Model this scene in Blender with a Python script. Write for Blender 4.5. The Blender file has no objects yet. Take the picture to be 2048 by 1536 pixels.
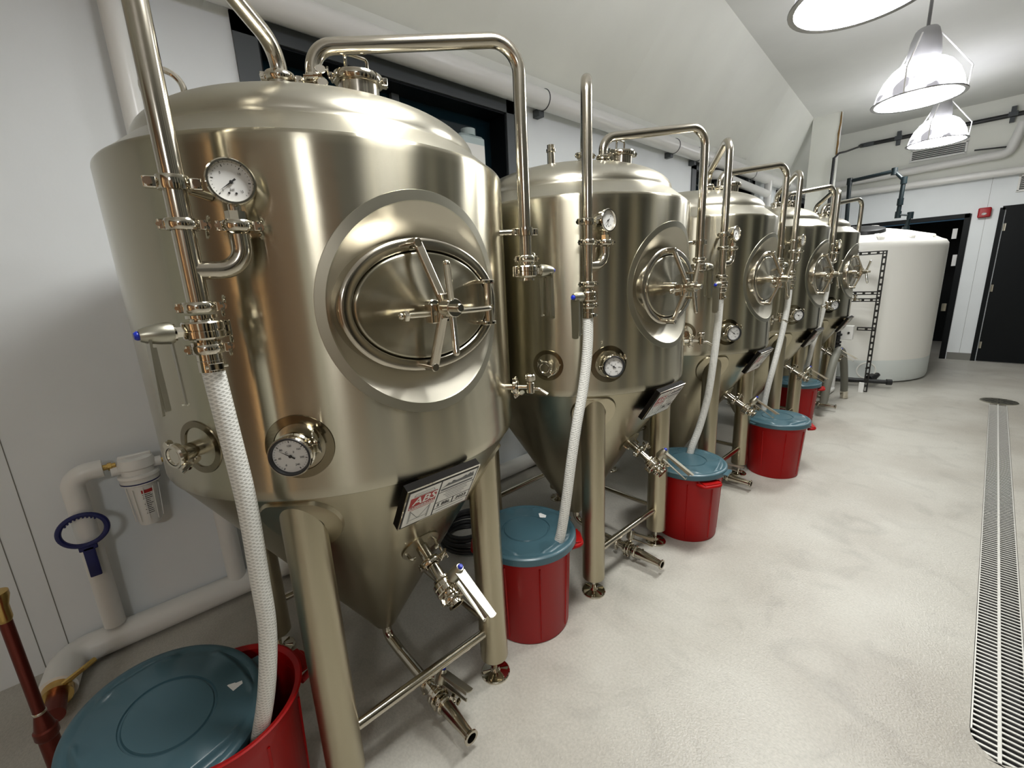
import bpy, math, random
from math import sin, cos, pi, sqrt, radians, atan2
from mathutils import Vector as V, Matrix as Mx
random.seed(4)
COL = bpy.context.scene.collection

# ---------------------------------------------------------------- materials
def new_mat(name):
    m = bpy.data.materials.new(name); m.use_nodes = True
    nt = m.node_tree; b = nt.nodes['Principled BSDF']
    return m, nt, b
def plain(name, col, rough=.5, metal=0.0, **kw):
    m, nt, b = new_mat(name)
    b.inputs['Base Color'].default_value = (*col, 1)
    b.inputs['Roughness'].default_value = rough
    b.inputs['Metallic'].default_value = metal
    for k, v in kw.items():
        b.inputs[k.replace('_', ' ')].default_value = v
    return m
def noise_mix(nt, b, c1, c2, scale, detail=3, stretch=(1,1,1), sock='Base Color', lo=.35, hi=.65):
    tc = nt.nodes.new('ShaderNodeTexCoord'); mp = nt.nodes.new('ShaderNodeMapping')
    mp.inputs['Scale'].default_value = stretch
    n = nt.nodes.new('ShaderNodeTexNoise'); n.inputs['Scale'].default_value = scale; n.inputs['Detail'].default_value = detail
    r = nt.nodes.new('ShaderNodeValToRGB')
    r.color_ramp.elements[0].position = lo; r.color_ramp.elements[1].position = hi
    r.color_ramp.elements[0].color = c1; r.color_ramp.elements[1].color = c2
    nt.links.new(tc.outputs['Object'], mp.inputs[0]); nt.links.new(mp.outputs[0], n.inputs['Vector'])
    nt.links.new(n.outputs['Fac'], r.inputs[0]); nt.links.new(r.outputs[0], b.inputs[sock])
    return n, mp
def add_bump(nt, b, scale, strength, dist=.002, stretch=(1,1,1), detail=3):
    tc = nt.nodes.new('ShaderNodeTexCoord'); mp = nt.nodes.new('ShaderNodeMapping')
    mp.inputs['Scale'].default_value = stretch
    n = nt.nodes.new('ShaderNodeTexNoise'); n.inputs['Scale'].default_value = scale; n.inputs['Detail'].default_value = detail
    bp = nt.nodes.new('ShaderNodeBump'); bp.inputs['Strength'].default_value = strength; bp.inputs['Distance'].default_value = dist
    nt.links.new(tc.outputs['Object'], mp.inputs[0]); nt.links.new(mp.outputs[0], n.inputs['Vector'])
    nt.links.new(n.outputs['Fac'], bp.inputs['Height']); nt.links.new(bp.outputs[0], b.inputs['Normal'])
def steel(name, col, rough, aniso=0, axis='Z', r2=None, stretch=(1,1,.04)):
    m, nt, b = new_mat(name)
    b.inputs['Metallic'].default_value = 1
    b.inputs['Base Color'].default_value = (*col, 1)
    b.inputs['Roughness'].default_value = rough
    if r2:
        noise_mix(nt, b, (rough,)*3+(1,), (r2,)*3+(1,), 3.5, 2, (1,1,.4), 'Roughness', .25, .75)
    if aniso:
        b.inputs['Anisotropic'].default_value = aniso; b.inputs['Anisotropic Rotation'].default_value = .25
        t = nt.nodes.new('ShaderNodeTangent'); t.direction_type = 'RADIAL'; t.axis = axis
        nt.links.new(t.outputs[0], b.inputs['Tangent'])
    return m
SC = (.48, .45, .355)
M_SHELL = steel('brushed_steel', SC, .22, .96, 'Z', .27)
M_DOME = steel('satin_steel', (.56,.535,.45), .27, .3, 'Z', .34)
M_CONE = steel('shaded_cone_steel', (.40,.365,.265), .26, .7, 'Z', .33)  # shade under the tanks put into a darker cone colour
M_DOOR = steel('spun_steel', (.45,.42,.33), .24, .9, 'X', .28)
M_BAND = steel('matt_steel', (.44,.425,.35), .34)
M_BOWL = steel('bowl_steel', (.50,.475,.40), .34, r2=.40)
M_TUBE = steel('tube_steel', (.54,.50,.42), .17)
M_LEG = steel('leg_steel', (.45,.405,.295), .3, .4, 'Z', .38)
M_POL = steel('polished_steel', (.64,.60,.51), .09)
M_BLUE = plain('blue_plastic', (.01,.03,.42), .35)
M_NAVY = plain('navy_plastic', (.008,.012,.10), .4)
M_RED = plain('red_plastic', (.33,.004,.004), .42, 0, Specular_IOR_Level=.22)
M_LID = plain('slate_plastic', (.048,.105,.13), .33)
M_BLACK = plain('black_plastic', (.012,.013,.014), .4)
M_DIAL = plain('dial_white', (.62,.62,.60), .5)
M_INK = plain('black_ink', (.01,.01,.01), .5)
M_GLASS = plain('gauge_glass', (1,1,1), .02, Transmission_Weight=1.0, IOR=1.1)
M_WHITE = plain('white_plastic', (.82,.82,.79), .4)
M_PIPE = plain('white_pipe_jacket', (.80,.80,.77), .28)
M_DARKM = plain('plate_side_dark', (.006,.005,.004), .6, 0, Specular_IOR_Level=.08)  # near-black colour stands in for dark reflections on the plate sides
M_PAPER = plain('white_print', (.80,.80,.76), .3)
M_REDINK = plain('red_print', (.42,.02,.02), .35)
M_GREYINK = plain('grey_print', (.10,.11,.11), .4)
M_BRASS = plain('brass', (.62,.42,.14), .25, 1)
M_COPPER = plain('copper', (.16,.035,.025), .35, .8)
M_DARKT = plain('dark_trim', (.075,.085,.09), .5)
M_DOORP = plain('black_door_paint', (.002,.0035,.0045), .5, 0, Specular_IOR_Level=.2)
M_CAN_IN = M_RED
M_BASE = plain('grey_baseboard', (.20,.20,.18), .5)
M_TEAL = plain('teal_pipe', (.002,.007,.009), .45, 0, Specular_IOR_Level=.3)
M_GREEN = plain('green_valve', (.02,.10,.06), .4)
M_GALV = plain('black_angle', (.02,.019,.017), .45, .3)
M_GHOSE = plain('grey_hose', (.17,.17,.14), .55)
M_ALARM = plain('alarm_red', (.35,.006,.01), .35)
M_STRIP = plain('white_sticker', (.8,.8,.78), .4)
M_GROUT = plain('drain_dark', (.012,.011,.010), .7)
M_GRATE = plain('grate_steel', (.80,.79,.74), .42, .5)
M_PAD = steel('shaded_pad_steel', (.22,.19,.13), .16)  # darker steel paints in the shade of a recessed dish
M_CRACK = plain('exposed_foam', (.22,.13,.04), .8)
M_LAMPCAP = plain('lamp_housing', (.36,.36,.36), .45)
M_WOOD = plain('brown_wood', (.20,.11,.055), .5)
# walls
def wall_mat(name, col, rough, bump=.15):
    m, nt, b = new_mat(name)
    c1 = tuple(c*.93 for c in col)+(1,); c2 = tuple(c for c in col)+(1,)
    noise_mix(nt, b, c1, c2, 1.3, 4)
    b.inputs['Roughness'].default_value = rough
    add_bump(nt, b, 55, bump, .002)
    return m
M_WALL = wall_mat('wall_panel', (.83,.87,.885), .55)
M_WALLU = wall_mat('wall_upper', (.87,.885,.81), .6)
M_CEIL = wall_mat('ceiling_paint', (.74,.75,.71), .75, .1)
M_FAR = wall_mat('far_wall', (.16,.17,.16), .6)
m, nt, b = new_mat('epoxy_floor'); M_FLOOR = m
noise_mix(nt, b, (.395,.372,.325,1), (.50,.485,.435,1), 1.3, 9, lo=.36, hi=.58)
b.inputs['Roughness'].default_value = .36
_g = nt.nodes.new('ShaderNodeTexNoise'); _g.inputs['Scale'].default_value = 95; _g.inputs['Detail'].default_value = 3
_s = nt.nodes.new('ShaderNodeTexNoise'); _s.inputs['Scale'].default_value = 3.2; _s.inputs['Detail'].default_value = 9; _s.inputs['Distortion'].default_value = 1.6
_t = nt.nodes.new('ShaderNodeTexCoord'); nt.links.new(_t.outputs['Object'], _g.inputs['Vector']); nt.links.new(_t.outputs['Object'], _s.inputs['Vector'])
_r = nt.nodes.new('ShaderNodeMapRange'); _r.inputs[1].default_value = .3; _r.inputs[2].default_value = .7; _r.inputs[3].default_value = .90; _r.inputs[4].default_value = 1.06
_q = nt.nodes.new('ShaderNodeMapRange'); _q.inputs[1].default_value = .30; _q.inputs[2].default_value = .46; _q.inputs[3].default_value = .86; _q.inputs[4].default_value = 1.0
_m = nt.nodes.new('ShaderNodeMath'); _m.operation = 'MULTIPLY'
nt.links.new(_g.outputs['Fac'], _r.inputs[0]); nt.links.new(_s.outputs['Fac'], _q.inputs[0]); nt.links.new(_r.outputs[0], _m.inputs[0]); nt.links.new(_q.outputs[0], _m.inputs[1])
_v = nt.nodes.new('ShaderNodeVectorMath'); _v.operation = 'SCALE'
_src = b.inputs['Base Color'].links[0].from_socket
nt.links.new(_src, _v.inputs[0]); nt.links.new(_m.outputs[0], _v.inputs['Scale']); nt.links.new(_v.outputs[0], b.inputs['Base Color'])
tc = nt.nodes.new('ShaderNodeTexCoord')
n1 = nt.nodes.new('ShaderNodeTexNoise'); n1.inputs['Scale'].default_value = 140; n1.inputs['Detail'].default_value = 2
n2 = nt.nodes.new('ShaderNodeTexNoise'); n2.inputs['Scale'].default_value = 5; n2.inputs['Detail'].default_value = 6
mm = nt.nodes.new('ShaderNodeMath'); mm.operation = 'ADD'
bp = nt.nodes.new('ShaderNodeBump'); bp.inputs['Strength'].default_value = .8; bp.inputs['Distance'].default_value = .002
nt.links.new(tc.outputs['Object'], n1.inputs['Vector']); nt.links.new(tc.outputs['Object'], n2.inputs['Vector'])
nt.links.new(n1.outputs['Fac'], mm.inputs[0]); nt.links.new(n2.outputs['Fac'], mm.inputs[1])
nt.links.new(mm.outputs[0], bp.inputs['Height']); nt.links.new(bp.outputs[0], b.inputs['Normal'])
# poly tank: translucent white polyethylene
m, nt, b = new_mat('poly_tank'); M_POLY = m
b.inputs['Base Color'].default_value = (.95,.94,.88,1); b.inputs['Roughness'].default_value = .4
b.inputs['Subsurface Weight'].default_value = .15; b.inputs['Subsurface Radius'].default_value = (.05,.05,.05)
add_bump(nt, b, 6, .2, .004)
M_POLYW = plain('poly_tank_filled', (.78,.83,.81), .35)
# braided hose
m, nt, b = new_mat('braided_hose'); M_HOSE = m
b.inputs['Roughness'].default_value = .3
tc = nt.nodes.new('ShaderNodeTexCoord')
def wave(rx, sc):
    mp = nt.nodes.new('ShaderNodeMapping'); mp.inputs['Rotation'].default_value = (rx, 0, rx)
    w = nt.nodes.new('ShaderNodeTexWave'); w.inputs['Scale'].default_value = sc; w.bands_direction = 'Z'
    nt.links.new(tc.outputs['Object'], mp.inputs[0]); nt.links.new(mp.outputs[0], w.inputs['Vector']); return w
w1 = wave(.55, 42); w2 = wave(-.55, 42)
mu = nt.nodes.new('ShaderNodeMath'); mu.operation = 'MAXIMUM'
nt.links.new(w1.outputs['Fac'], mu.inputs[0]); nt.links.new(w2.outputs['Fac'], mu.inputs[1])
rp = nt.nodes.new('ShaderNodeValToRGB'); rp.color_ramp.elements[0].color = (.52,.52,.49,1); rp.color_ramp.elements[1].color = (.78,.78,.74,1)
rp.color_ramp.elements[0].position = .5; rp.color_ramp.elements[1].position = .95
nt.links.new(mu.outputs[0], rp.inputs[0]); nt.links.new(rp.outputs[0], b.inputs['Base Color'])
bp = nt.nodes.new('ShaderNodeBump'); bp.inputs['Strength'].default_value = .3; bp.inputs['Distance'].default_value = .002
nt.links.new(mu.outputs[0], bp.inputs['Height']); nt.links.new(bp.outputs[0], b.inputs['Normal'])
def emis(name, col, s):
    m, nt, b = new_mat(name)
    b.inputs['Base Color'].default_value = (*col, 1)
    b.inputs['Emission Color'].default_value = (*col, 1); b.inputs['Emission Strength'].default_value = s
    return m
LAMP_E = 27.0
M_LENS = emis('lamp_lens', (1,1,.975), LAMP_E)
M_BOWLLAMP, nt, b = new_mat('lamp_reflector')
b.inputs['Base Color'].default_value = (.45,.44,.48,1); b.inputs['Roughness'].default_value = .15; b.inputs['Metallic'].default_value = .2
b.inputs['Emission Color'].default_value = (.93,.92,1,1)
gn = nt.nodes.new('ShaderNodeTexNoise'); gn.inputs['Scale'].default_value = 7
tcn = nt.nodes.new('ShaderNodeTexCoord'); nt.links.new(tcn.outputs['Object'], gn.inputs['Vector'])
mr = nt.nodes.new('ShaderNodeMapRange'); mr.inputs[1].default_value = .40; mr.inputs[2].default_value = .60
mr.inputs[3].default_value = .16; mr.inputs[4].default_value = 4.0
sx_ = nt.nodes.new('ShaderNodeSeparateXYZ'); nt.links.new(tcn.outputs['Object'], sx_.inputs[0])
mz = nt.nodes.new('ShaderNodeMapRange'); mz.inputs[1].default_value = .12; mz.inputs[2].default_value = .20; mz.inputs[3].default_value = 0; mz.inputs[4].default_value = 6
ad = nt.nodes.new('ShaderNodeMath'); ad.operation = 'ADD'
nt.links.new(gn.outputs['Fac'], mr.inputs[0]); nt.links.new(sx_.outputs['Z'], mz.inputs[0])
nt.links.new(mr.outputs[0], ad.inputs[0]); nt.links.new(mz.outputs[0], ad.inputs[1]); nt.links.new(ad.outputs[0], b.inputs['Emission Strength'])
M_RIMLAMP = plain('lamp_rim', (.25,.25,.25), .4, .7)
m, nt, b = new_mat('night_glass'); M_PANE = m
b.inputs['Base Color'].default_value = (.004,.016,.024,1); b.inputs['Roughness'].default_value = .08
M_JUG = plain('clear_jug', (.62,.74,.74), .15, Transmission_Weight=.25)

# ---------------------------------------------------------------- mesh building
def mat3(z, x=None):
    z = V(z).normalized()
    x = V(x) if x is not None else (V((1,0,0)) if abs(z.x) < .9 else V((0,1,0)))
    x = (x - z*x.dot(z))
    if x.length < 1e-6: x = V((0,1,0)) - z*z.y
    x.normalize(); y = z.cross(x)
    return Mx((x, y, z)).transposed()
def TR(loc, z=(0,0,1), x=None):
    return Mx.Translation(V(loc)) @ mat3(z, x).to_4x4()
class MB:
    def __init__(s): s.v = []; s.f = []; s.m = []; s.mats = []; s.mi = 0
    def mat(s, m):
        if m not in s.mats: s.mats.append(m)
        s.mi = s.mats.index(m); return s
    def add(s, vs, fs, T=None):
        o = len(s.v)
        for p in vs: s.v.append(tuple(T @ V(p)) if T is not None else tuple(p))
        for f in fs: s.f.append(tuple(i+o for i in f)); s.m.append(s.mi)
        return s
    def lathe(s, prof, T=None, seg=32, sx=1, sy=1):
        vs = []; fs = []; n = len(prof)
        rings = []
        for r, z in prof:
            if r < 1e-6: rings.append([len(vs)]); vs.append((0,0,z))
            else:
                rings.append(list(range(len(vs), len(vs)+seg)))
                for k in range(seg):
                    a = 2*pi*k/seg; vs.append((r*cos(a)*sx, r*sin(a)*sy, z))
        for i in range(n-1):
            A, B = rings[i], rings[i+1]
            if len(A) == 1 and len(B) == 1: continue
            for k in range(seg):
                k2 = (k+1) % seg
                if len(A) == 1: fs.append((A[0], B[k], B[k2])[::-1])
                elif len(B) == 1: fs.append((A[k], A[k2], B[0]))
                else: fs.append((A[k], A[k2], B[k2], B[k]))
        return s.add(vs, fs, T)
    def cyl(s, a, b, r, seg=20, r2=None, cap=True):
        a = V(a); b = V(b); L = (b-a).length
        r2 = r if r2 is None else r2
        p = [(r,0),(r2,L)]
        if cap: p = [(0,0)]+p+[(0,L)]
        return s.lathe(p, TR(a, b-a), seg)
    def disc_cyl(s, a, b, r, bev=.002, seg=24):
        a = V(a); b = V(b); L = (b-a).length
        return s.lathe([(0,0),(r-bev,0),(r,bev),(r,L-bev),(r-bev,L),(0,L)], TR(a, b-a), seg)
    def tube(s, pts, r, seg=16, cap=True, rs=None):
        P = [V(p) for p in pts]; n = len(P)
        t = [(P[min(i+1,n-1)]-P[max(i-1,0)]).normalized() for i in range(n)]
        x = V((0,0,1)) if abs(t[0].z) < .9 else V((1,0,0))
        vs = []; fs = []
        for i in range(n):
            x = (x - t[i]*x.dot(t[i])).normalized(); y = t[i].cross(x)
            rr = rs[i] if rs else r
            for k in range(seg):
                a = 2*pi*k/seg; vs.append(P[i] + x*(rr*cos(a)) + y*(rr*sin(a)))
        for i in range(n-1):
            for k in range(seg):
                k2 = (k+1) % seg
                fs.append((i*seg+k, i*seg+k2, (i+1)*seg+k2, (i+1)*seg+k))
        if cap:
            fs.append(tuple(range(seg))[::-1]); fs.append(tuple((n-1)*seg+k for k in range(seg)))
        return s.add(vs, fs)
    def box(s, c, d, T=None, bev=0):
        x, y, z = d[0]/2, d[1]/2, d[2]/2; c = V(c)
        if bev <= 0:
            vs = [c+V((sx*x, sy*y, sz*z)) for sx in (-1,1) for sy in (-1,1) for sz in (-1,1)]
            fs = [(0,1,3,2),(4,6,7,5),(0,4,5,1),(2,3,7,6),(0,2,6,4),(1,5,7,3)]
            return s.add(vs, fs, T)
        # bevelled: rounded outline in xy, chamfer in z
        out = []
        for cx, cy, a0 in ((x-bev,y-bev,0),(-x+bev,y-bev,pi/2),(-x+bev,-y+bev,pi),(x-bev,-y+bev,3*pi/2)):
            for k in range(4):
                a = a0+pi/2*k/3; out.append((cx, cy, cos(a)*bev, sin(a)*bev))
        vs = []; fs = []; n = len(out)
        for zz, k in ((-z,.4),(-z+bev*.6,1),(z-bev*.6,1),(z,.4)):
            for cx, cy, ox, oy in out: vs.append(c+V((cx+ox*k, cy+oy*k, zz)))
        for i in range(3):
            for k in range(n):
                k2 = (k+1) % n; fs.append((i*n+k, i*n+k2, (i+1)*n+k2, (i+1)*n+k))
        fs.append(tuple(range(n))[::-1]); fs.append(tuple(3*n+k for k in range(n)))
        return s.add(vs, fs, T)
    def prism(s, pts, z0, z1, T=None):
        n = len(pts)
        vs = [(x,y,z0) for x,y in pts]+[(x,y,z1) for x,y in pts]
        fs = [tuple(range(n))[::-1], tuple(range(n,2*n))]+[(k,(k+1)%n,n+(k+1)%n,n+k) for k in range(n)]
        return s.add(vs, fs, T)
    def loft(s, rings, closed=True, T=None):
        n = len(rings[0]); vs = [p for r in rings for p in r]; fs = []
        for i in range(len(rings)-1):
            for k in range(n if closed else n-1):
                k2 = (k+1) % n; fs.append((i*n+k, i*n+k2, (i+1)*n+k2, (i+1)*n+k))
        return s.add(vs, fs, T)
    def ngon(s, pts): return s.add(pts, [tuple(range(len(pts)))])
    def torus(s, R, r, T=None, seg=32, seg2=10, sx=1, sy=1):
        vs = []; fs = []
        for i in range(seg):
            a = 2*pi*i/seg
            for j in range(seg2):
                b = 2*pi*j/seg2; q = R+r*cos(b)
                vs.append((q*cos(a)*sx, q*sin(a)*sy, r*sin(b)))
        for i in range(seg):
            for j in range(seg2):
                i2 = (i+1)%seg; j2 = (j+1)%seg2
                fs.append((i*seg2+j, i2*seg2+j, i2*seg2+j2, i*seg2+j2))
        return s.add(vs, fs, T)
    def sphere(s, c, r, seg=16):
        return s.lathe([(r*sin(pi*k/8), -r*cos(pi*k/8)) for k in range(9)], TR(c), seg)
    def build(s, name, parent=None, mat=None, ang=32, weld=False):
        me = bpy.data.meshes.new(name); me.from_pydata([tuple(p) for p in s.v], [], s.f)
        ms = s.mats or [mat]
        for m in ms: me.materials.append(m)
        if s.mats: me.polygons.foreach_set('material_index', s.m)
        if weld:
            import bmesh
            bm = bmesh.new(); bm.from_mesh(me); bmesh.ops.remove_doubles(bm, verts=bm.verts, dist=1e-5); bm.to_mesh(me); bm.free()
        me.polygons.foreach_set('use_smooth', [True]*len(me.polygons))
        try: me.set_sharp_from_angle(angle=radians(ang))
        except Exception: pass
        me.update()
        o = bpy.data.objects.new(name, me); COL.objects.link(o)
        if parent is not None: o.parent = parent
        return o
def tag(o, label=None, cat=None, group=None, kind=None):
    if label: o['label'] = label
    if cat: o['category'] = cat
    if group: o['group'] = group
    if kind: o['kind'] = kind
    return o
def empty(name, loc=(0,0,0), rz=0):
    o = bpy.data.objects.new(name, None); COL.objects.link(o); o.location = loc; o.rotation_euler = (0,0,rz)
    o.empty_display_size = .1
    return o
def children(o): return [c for c in o.children]
def copy_tree(o, parent=None):
    c = o.copy(); COL.objects.link(c)
    if parent is not None: c.parent = parent
    for ch in children(o): copy_tree(ch, c)
    return c
def fillet(pts, rad, n=8):
    P = [V(p) for p in pts]; out = [P[0]]
    rads = rad if isinstance(rad, (list,tuple)) else [rad]*(len(P)-2)
    for i in range(1, len(P)-1):
        a, b, c = P[i-1], P[i], P[i+1]; u = (a-b).normalized(); w = (c-b).normalized()
        th = u.angle(w); r = rads[i-1]
        d = min(r/math.tan(th/2), .48*(a-b).length if i > 1 else .98*(a-b).length, .48*(c-b).length if i < len(P)-2 else .98*(c-b).length)
        r = d*math.tan(th/2); bis = (u+w).normalized(); ctr = b+bis*(r/sin(th/2))
        s0 = b+u*d-ctr; s1 = b+w*d-ctr; ang = s0.angle(s1); ax = s0.cross(s1)
        if ax.length < 1e-9: out.append(b); continue
        ax.normalize()
        for k in range(n+1):
            out.append(ctr+Mx.Rotation(ang*k/n, 3, ax) @ s0)
    out.append(P[-1]); return out
def text_into(mb, txt, size, T, depth=.0006, align='CENTER', mat=None, shear=0, bold=0):
    cu = bpy.data.curves.new('t', 'FONT'); cu.body = txt; cu.size = size; cu.align_x = align; cu.align_y = 'CENTER'
    cu.extrude = depth/2; cu.offset = bold; cu.shear = shear; cu.resolution_u = 2
    ob = bpy.data.objects.new('t', cu); COL.objects.link(ob)
    dg = bpy.context.evaluated_depsgraph_get(); dg.update()
    me = bpy.data.meshes.new_from_object(ob.evaluated_get(dg))
    if mat: mb.mat(mat)
    mb.add([v.co.copy() for v in me.vertices], [tuple(p.vertices) for p in me.polygons], T)
    bpy.data.objects.remove(ob); bpy.data.curves.remove(cu); bpy.data.meshes.remove(me)

# ---------------------------------------------------------------- fittings
def clamp(mb, c, ax, lug, R=.0270, h=.020, wing=True, mat=None):
    """tri-clover clamp: grooved ring, hinge ear one side, swing bolt and wing nut the other"""
    mb.mat(mat or M_POL); ax = V(ax).normalized(); T = TR(c, ax, lug)
    mb.lathe([(R-.006,-h/2),(R-.001,-h/2),(R+.002,-h*.25),(R+.002,h*.25),(R-.001,h/2),(R-.006,h/2)], T, 28)
    mb.box((-(R+.004),0,0), (.012,.016,h*.9), T, .002)
    mb.cyl(T@V((-(R+.007),-.010,0)), T@V((-(R+.007),.010,0)), .004, 10)
    mb.box((R+.006,0,0), (.012,.020,h*.9), T, .002)
    if wing:
        # swing bolt and wing nut
        mb.cyl(T@V((R+.010,-.014,0)), T@V((R+.010,.030,0)), .0035, 8)
        mb.lathe([(0,0),(.008,0),(.006,.010),(0,.010)], T@TR((R+.010,.010,0),(0,1,0)), 10)
        for sgn in (-1,1):
            mb.lathe([(0,-.002),(.012,-.002),(.0135,0),(.012,.002),(0,.002)], T@TR((R+.010+.003*sgn,.028,.013*sgn),(1,.2,0)), 14, 1, .72)
    return mb
def butterfly(tank, c, ax, hdir, ldir, R=.0265, L=.115, ferr=.0, name='butterfly_valve'):
    """valve body on the pipe axis ax, stem towards hdir, lever hanging along ldir"""
    c = V(c); ax = V(ax).normalized(); hdir = V(hdir).normalized(); ldir = V(ldir).normalized()
    mb = MB().mat(M_POL); T = TR(c, ax, hdir)
    w = .017
    mb.lathe([(R-.010,-w-.012),(R,-w-.012),(R,-w-.006),(R-.007,-w-.004),(R-.006,-w),(R+.008,-w),(R+.010,-w+.003),(R+.010,-.002),(R+.008,0),(R+.010,.002),(R+.010,w-.003),(R+.008,w),(R-.006,w),(R-.007,w+.004),(R,w+.006),(R,w+.012),(R-.010,w+.012)], T, 28)
    mb.box((-(R+.012),0,0), (.014,.020,.032), T, .002)
    for z in (-.009,.009):
        mb.cyl(T@V((-(R+.012),-.014,z)), T@V((-(R+.012),.014,z)), .0035, 8)
    s0 = c+hdir*(R+.006)
    mb.cyl(s0, s0+hdir*.014, .011, 6); mb.cyl(s0+hdir*.014, s0+hdir*.020, .016, 20)
    v = mb.build(name, tank)
    hb = MB().mat(M_BAND); a = s0+hdir*.018
    TH = TR(a, hdir, ldir)
    hb.lathe([(0,0),(.019,0),(.021,.006),(.0195,.022),(.015,.042),(.011,.050),(0,.050)], TH, 24)
    # lever: channel shaped main blade, tapering, plus trigger blade behind
    def blade(z0, w0, w1, x0, x1, th, dz=0):
        pts = [(x0,-w0),(x1,-w1),(x1+.003,-w1*.4),(x1+.003,w1*.4),(x1,w1),(x0,w0)]
        vs = [(x,y,z0) for x,y in pts]+[(x,y,z0+th) for x,y in pts]
        vs = [(x,y,z+dz*(x-x0)/(x1-x0)) for x,y,z in vs]; n = 6
        hb.add(vs, [tuple(range(n))[::-1], tuple(range(n,2*n))]+[(k,(k+1)%n,n+(k+1)%n,n+k) for k in range(n)], TH)
    blade(.036, .018, .013, .008, L, .004, .006)
    hb.box((L*.5+.008, .0150,.036), (L*.8,.0025,.009), TH); hb.box((L*.5+.008,-.0150,.036), (L*.8,.0025,.009), TH)
    blade(.004, .011, .004, .010, L*.93, .003, -.002)
    hb.cyl(TH@V((L*.93,0,.0)), TH@V((L*.93,0,.012)), .0022, 8)
    h = hb.build('lever_handle', v)
    cb = MB().mat(M_BLUE); cb.lathe([(0,.049),(.008,.049),(.0085,.053),(.006,.057),(0,.058)], TH, 18)
    cb.build('handle_cap', v)
    return v
def dial_face(parent, T, r, kind):
    d = MB().mat(M_DIAL); d.lathe([(0,0),(r,0),(r,-.001)], T, 40)
    d.build('dial', parent)
    t = MB().mat(M_INK)
    n = 30 if kind == 'temp' else 24
    span = radians(300 if kind == 'temp' else 270)
    for k in range(n+1):
        a = -pi/2-span/2+span*k/n+pi
        a = pi/2+span/2-span*k/n
        big = k % 5 == 0
        r0 = r*(.80 if big else .86); r1 = r*.92
        u = V((cos(a),sin(a),0)); w = V((-sin(a),cos(a),0))*(r*(.014 if big else .007))
        w = w*1.6
        t.add([u*r0-w+V((0,0,.0006)),u*r1-w+V((0,0,.0006)),u*r1+w+V((0,0,.0006)),u*r0+w+V((0,0,.0006))],[(0,1,2,3)],T)
    nums = ['0','40','80','120','160','200','240'] if kind == 'temp' else ['0','5','10','15']
    for i, s_ in enumerate(nums):
        a = pi/2+span/2-span*i/(len(nums)-1)
        text_into(t, s_, r*.17, T@Mx.Translation((cos(a)*r*.62, sin(a)*r*.62, .0008)), .0002)
    if kind == 'temp':
        text_into(t, 'C', r*.2, T@Mx.Translation((-r*.2,r*.22,.0008)), .0002); text_into(t, 'F', r*.2, T@Mx.Translation((r*.2,r*.22,.0008)), .0002)
    else:
        text_into(t, 'psi', r*.2, T@Mx.Translation((0,-r*.36,.0008)), .0002)
        for sx in (-1,1): t.lathe([(0,.0012),(r*.055,.0012),(r*.055,0)], T@Mx.Translation((sx*r*.17,-r*.55,0)), 10)
    t.build('dial_marks', parent)
    na = radians(148) if kind == 'temp' else radians(218)
    nd = MB().mat(M_INK); u = V((cos(na),sin(na),0)); w = V((-sin(na),cos(na),0))
    z = V((0,0,.003))
    nd.add([-u*r*.28-w*r*.05+z,-u*r*.28+w*r*.05+z,w*r*.035+z,u*r*.78+z,-w*r*.035+z],[(0,4,3,2,1)],T)
    nd.lathe([(r*.09,.002),(r*.09,.004),(0,.0045)], T, 16)
    nd.build('needle', parent)

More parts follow.
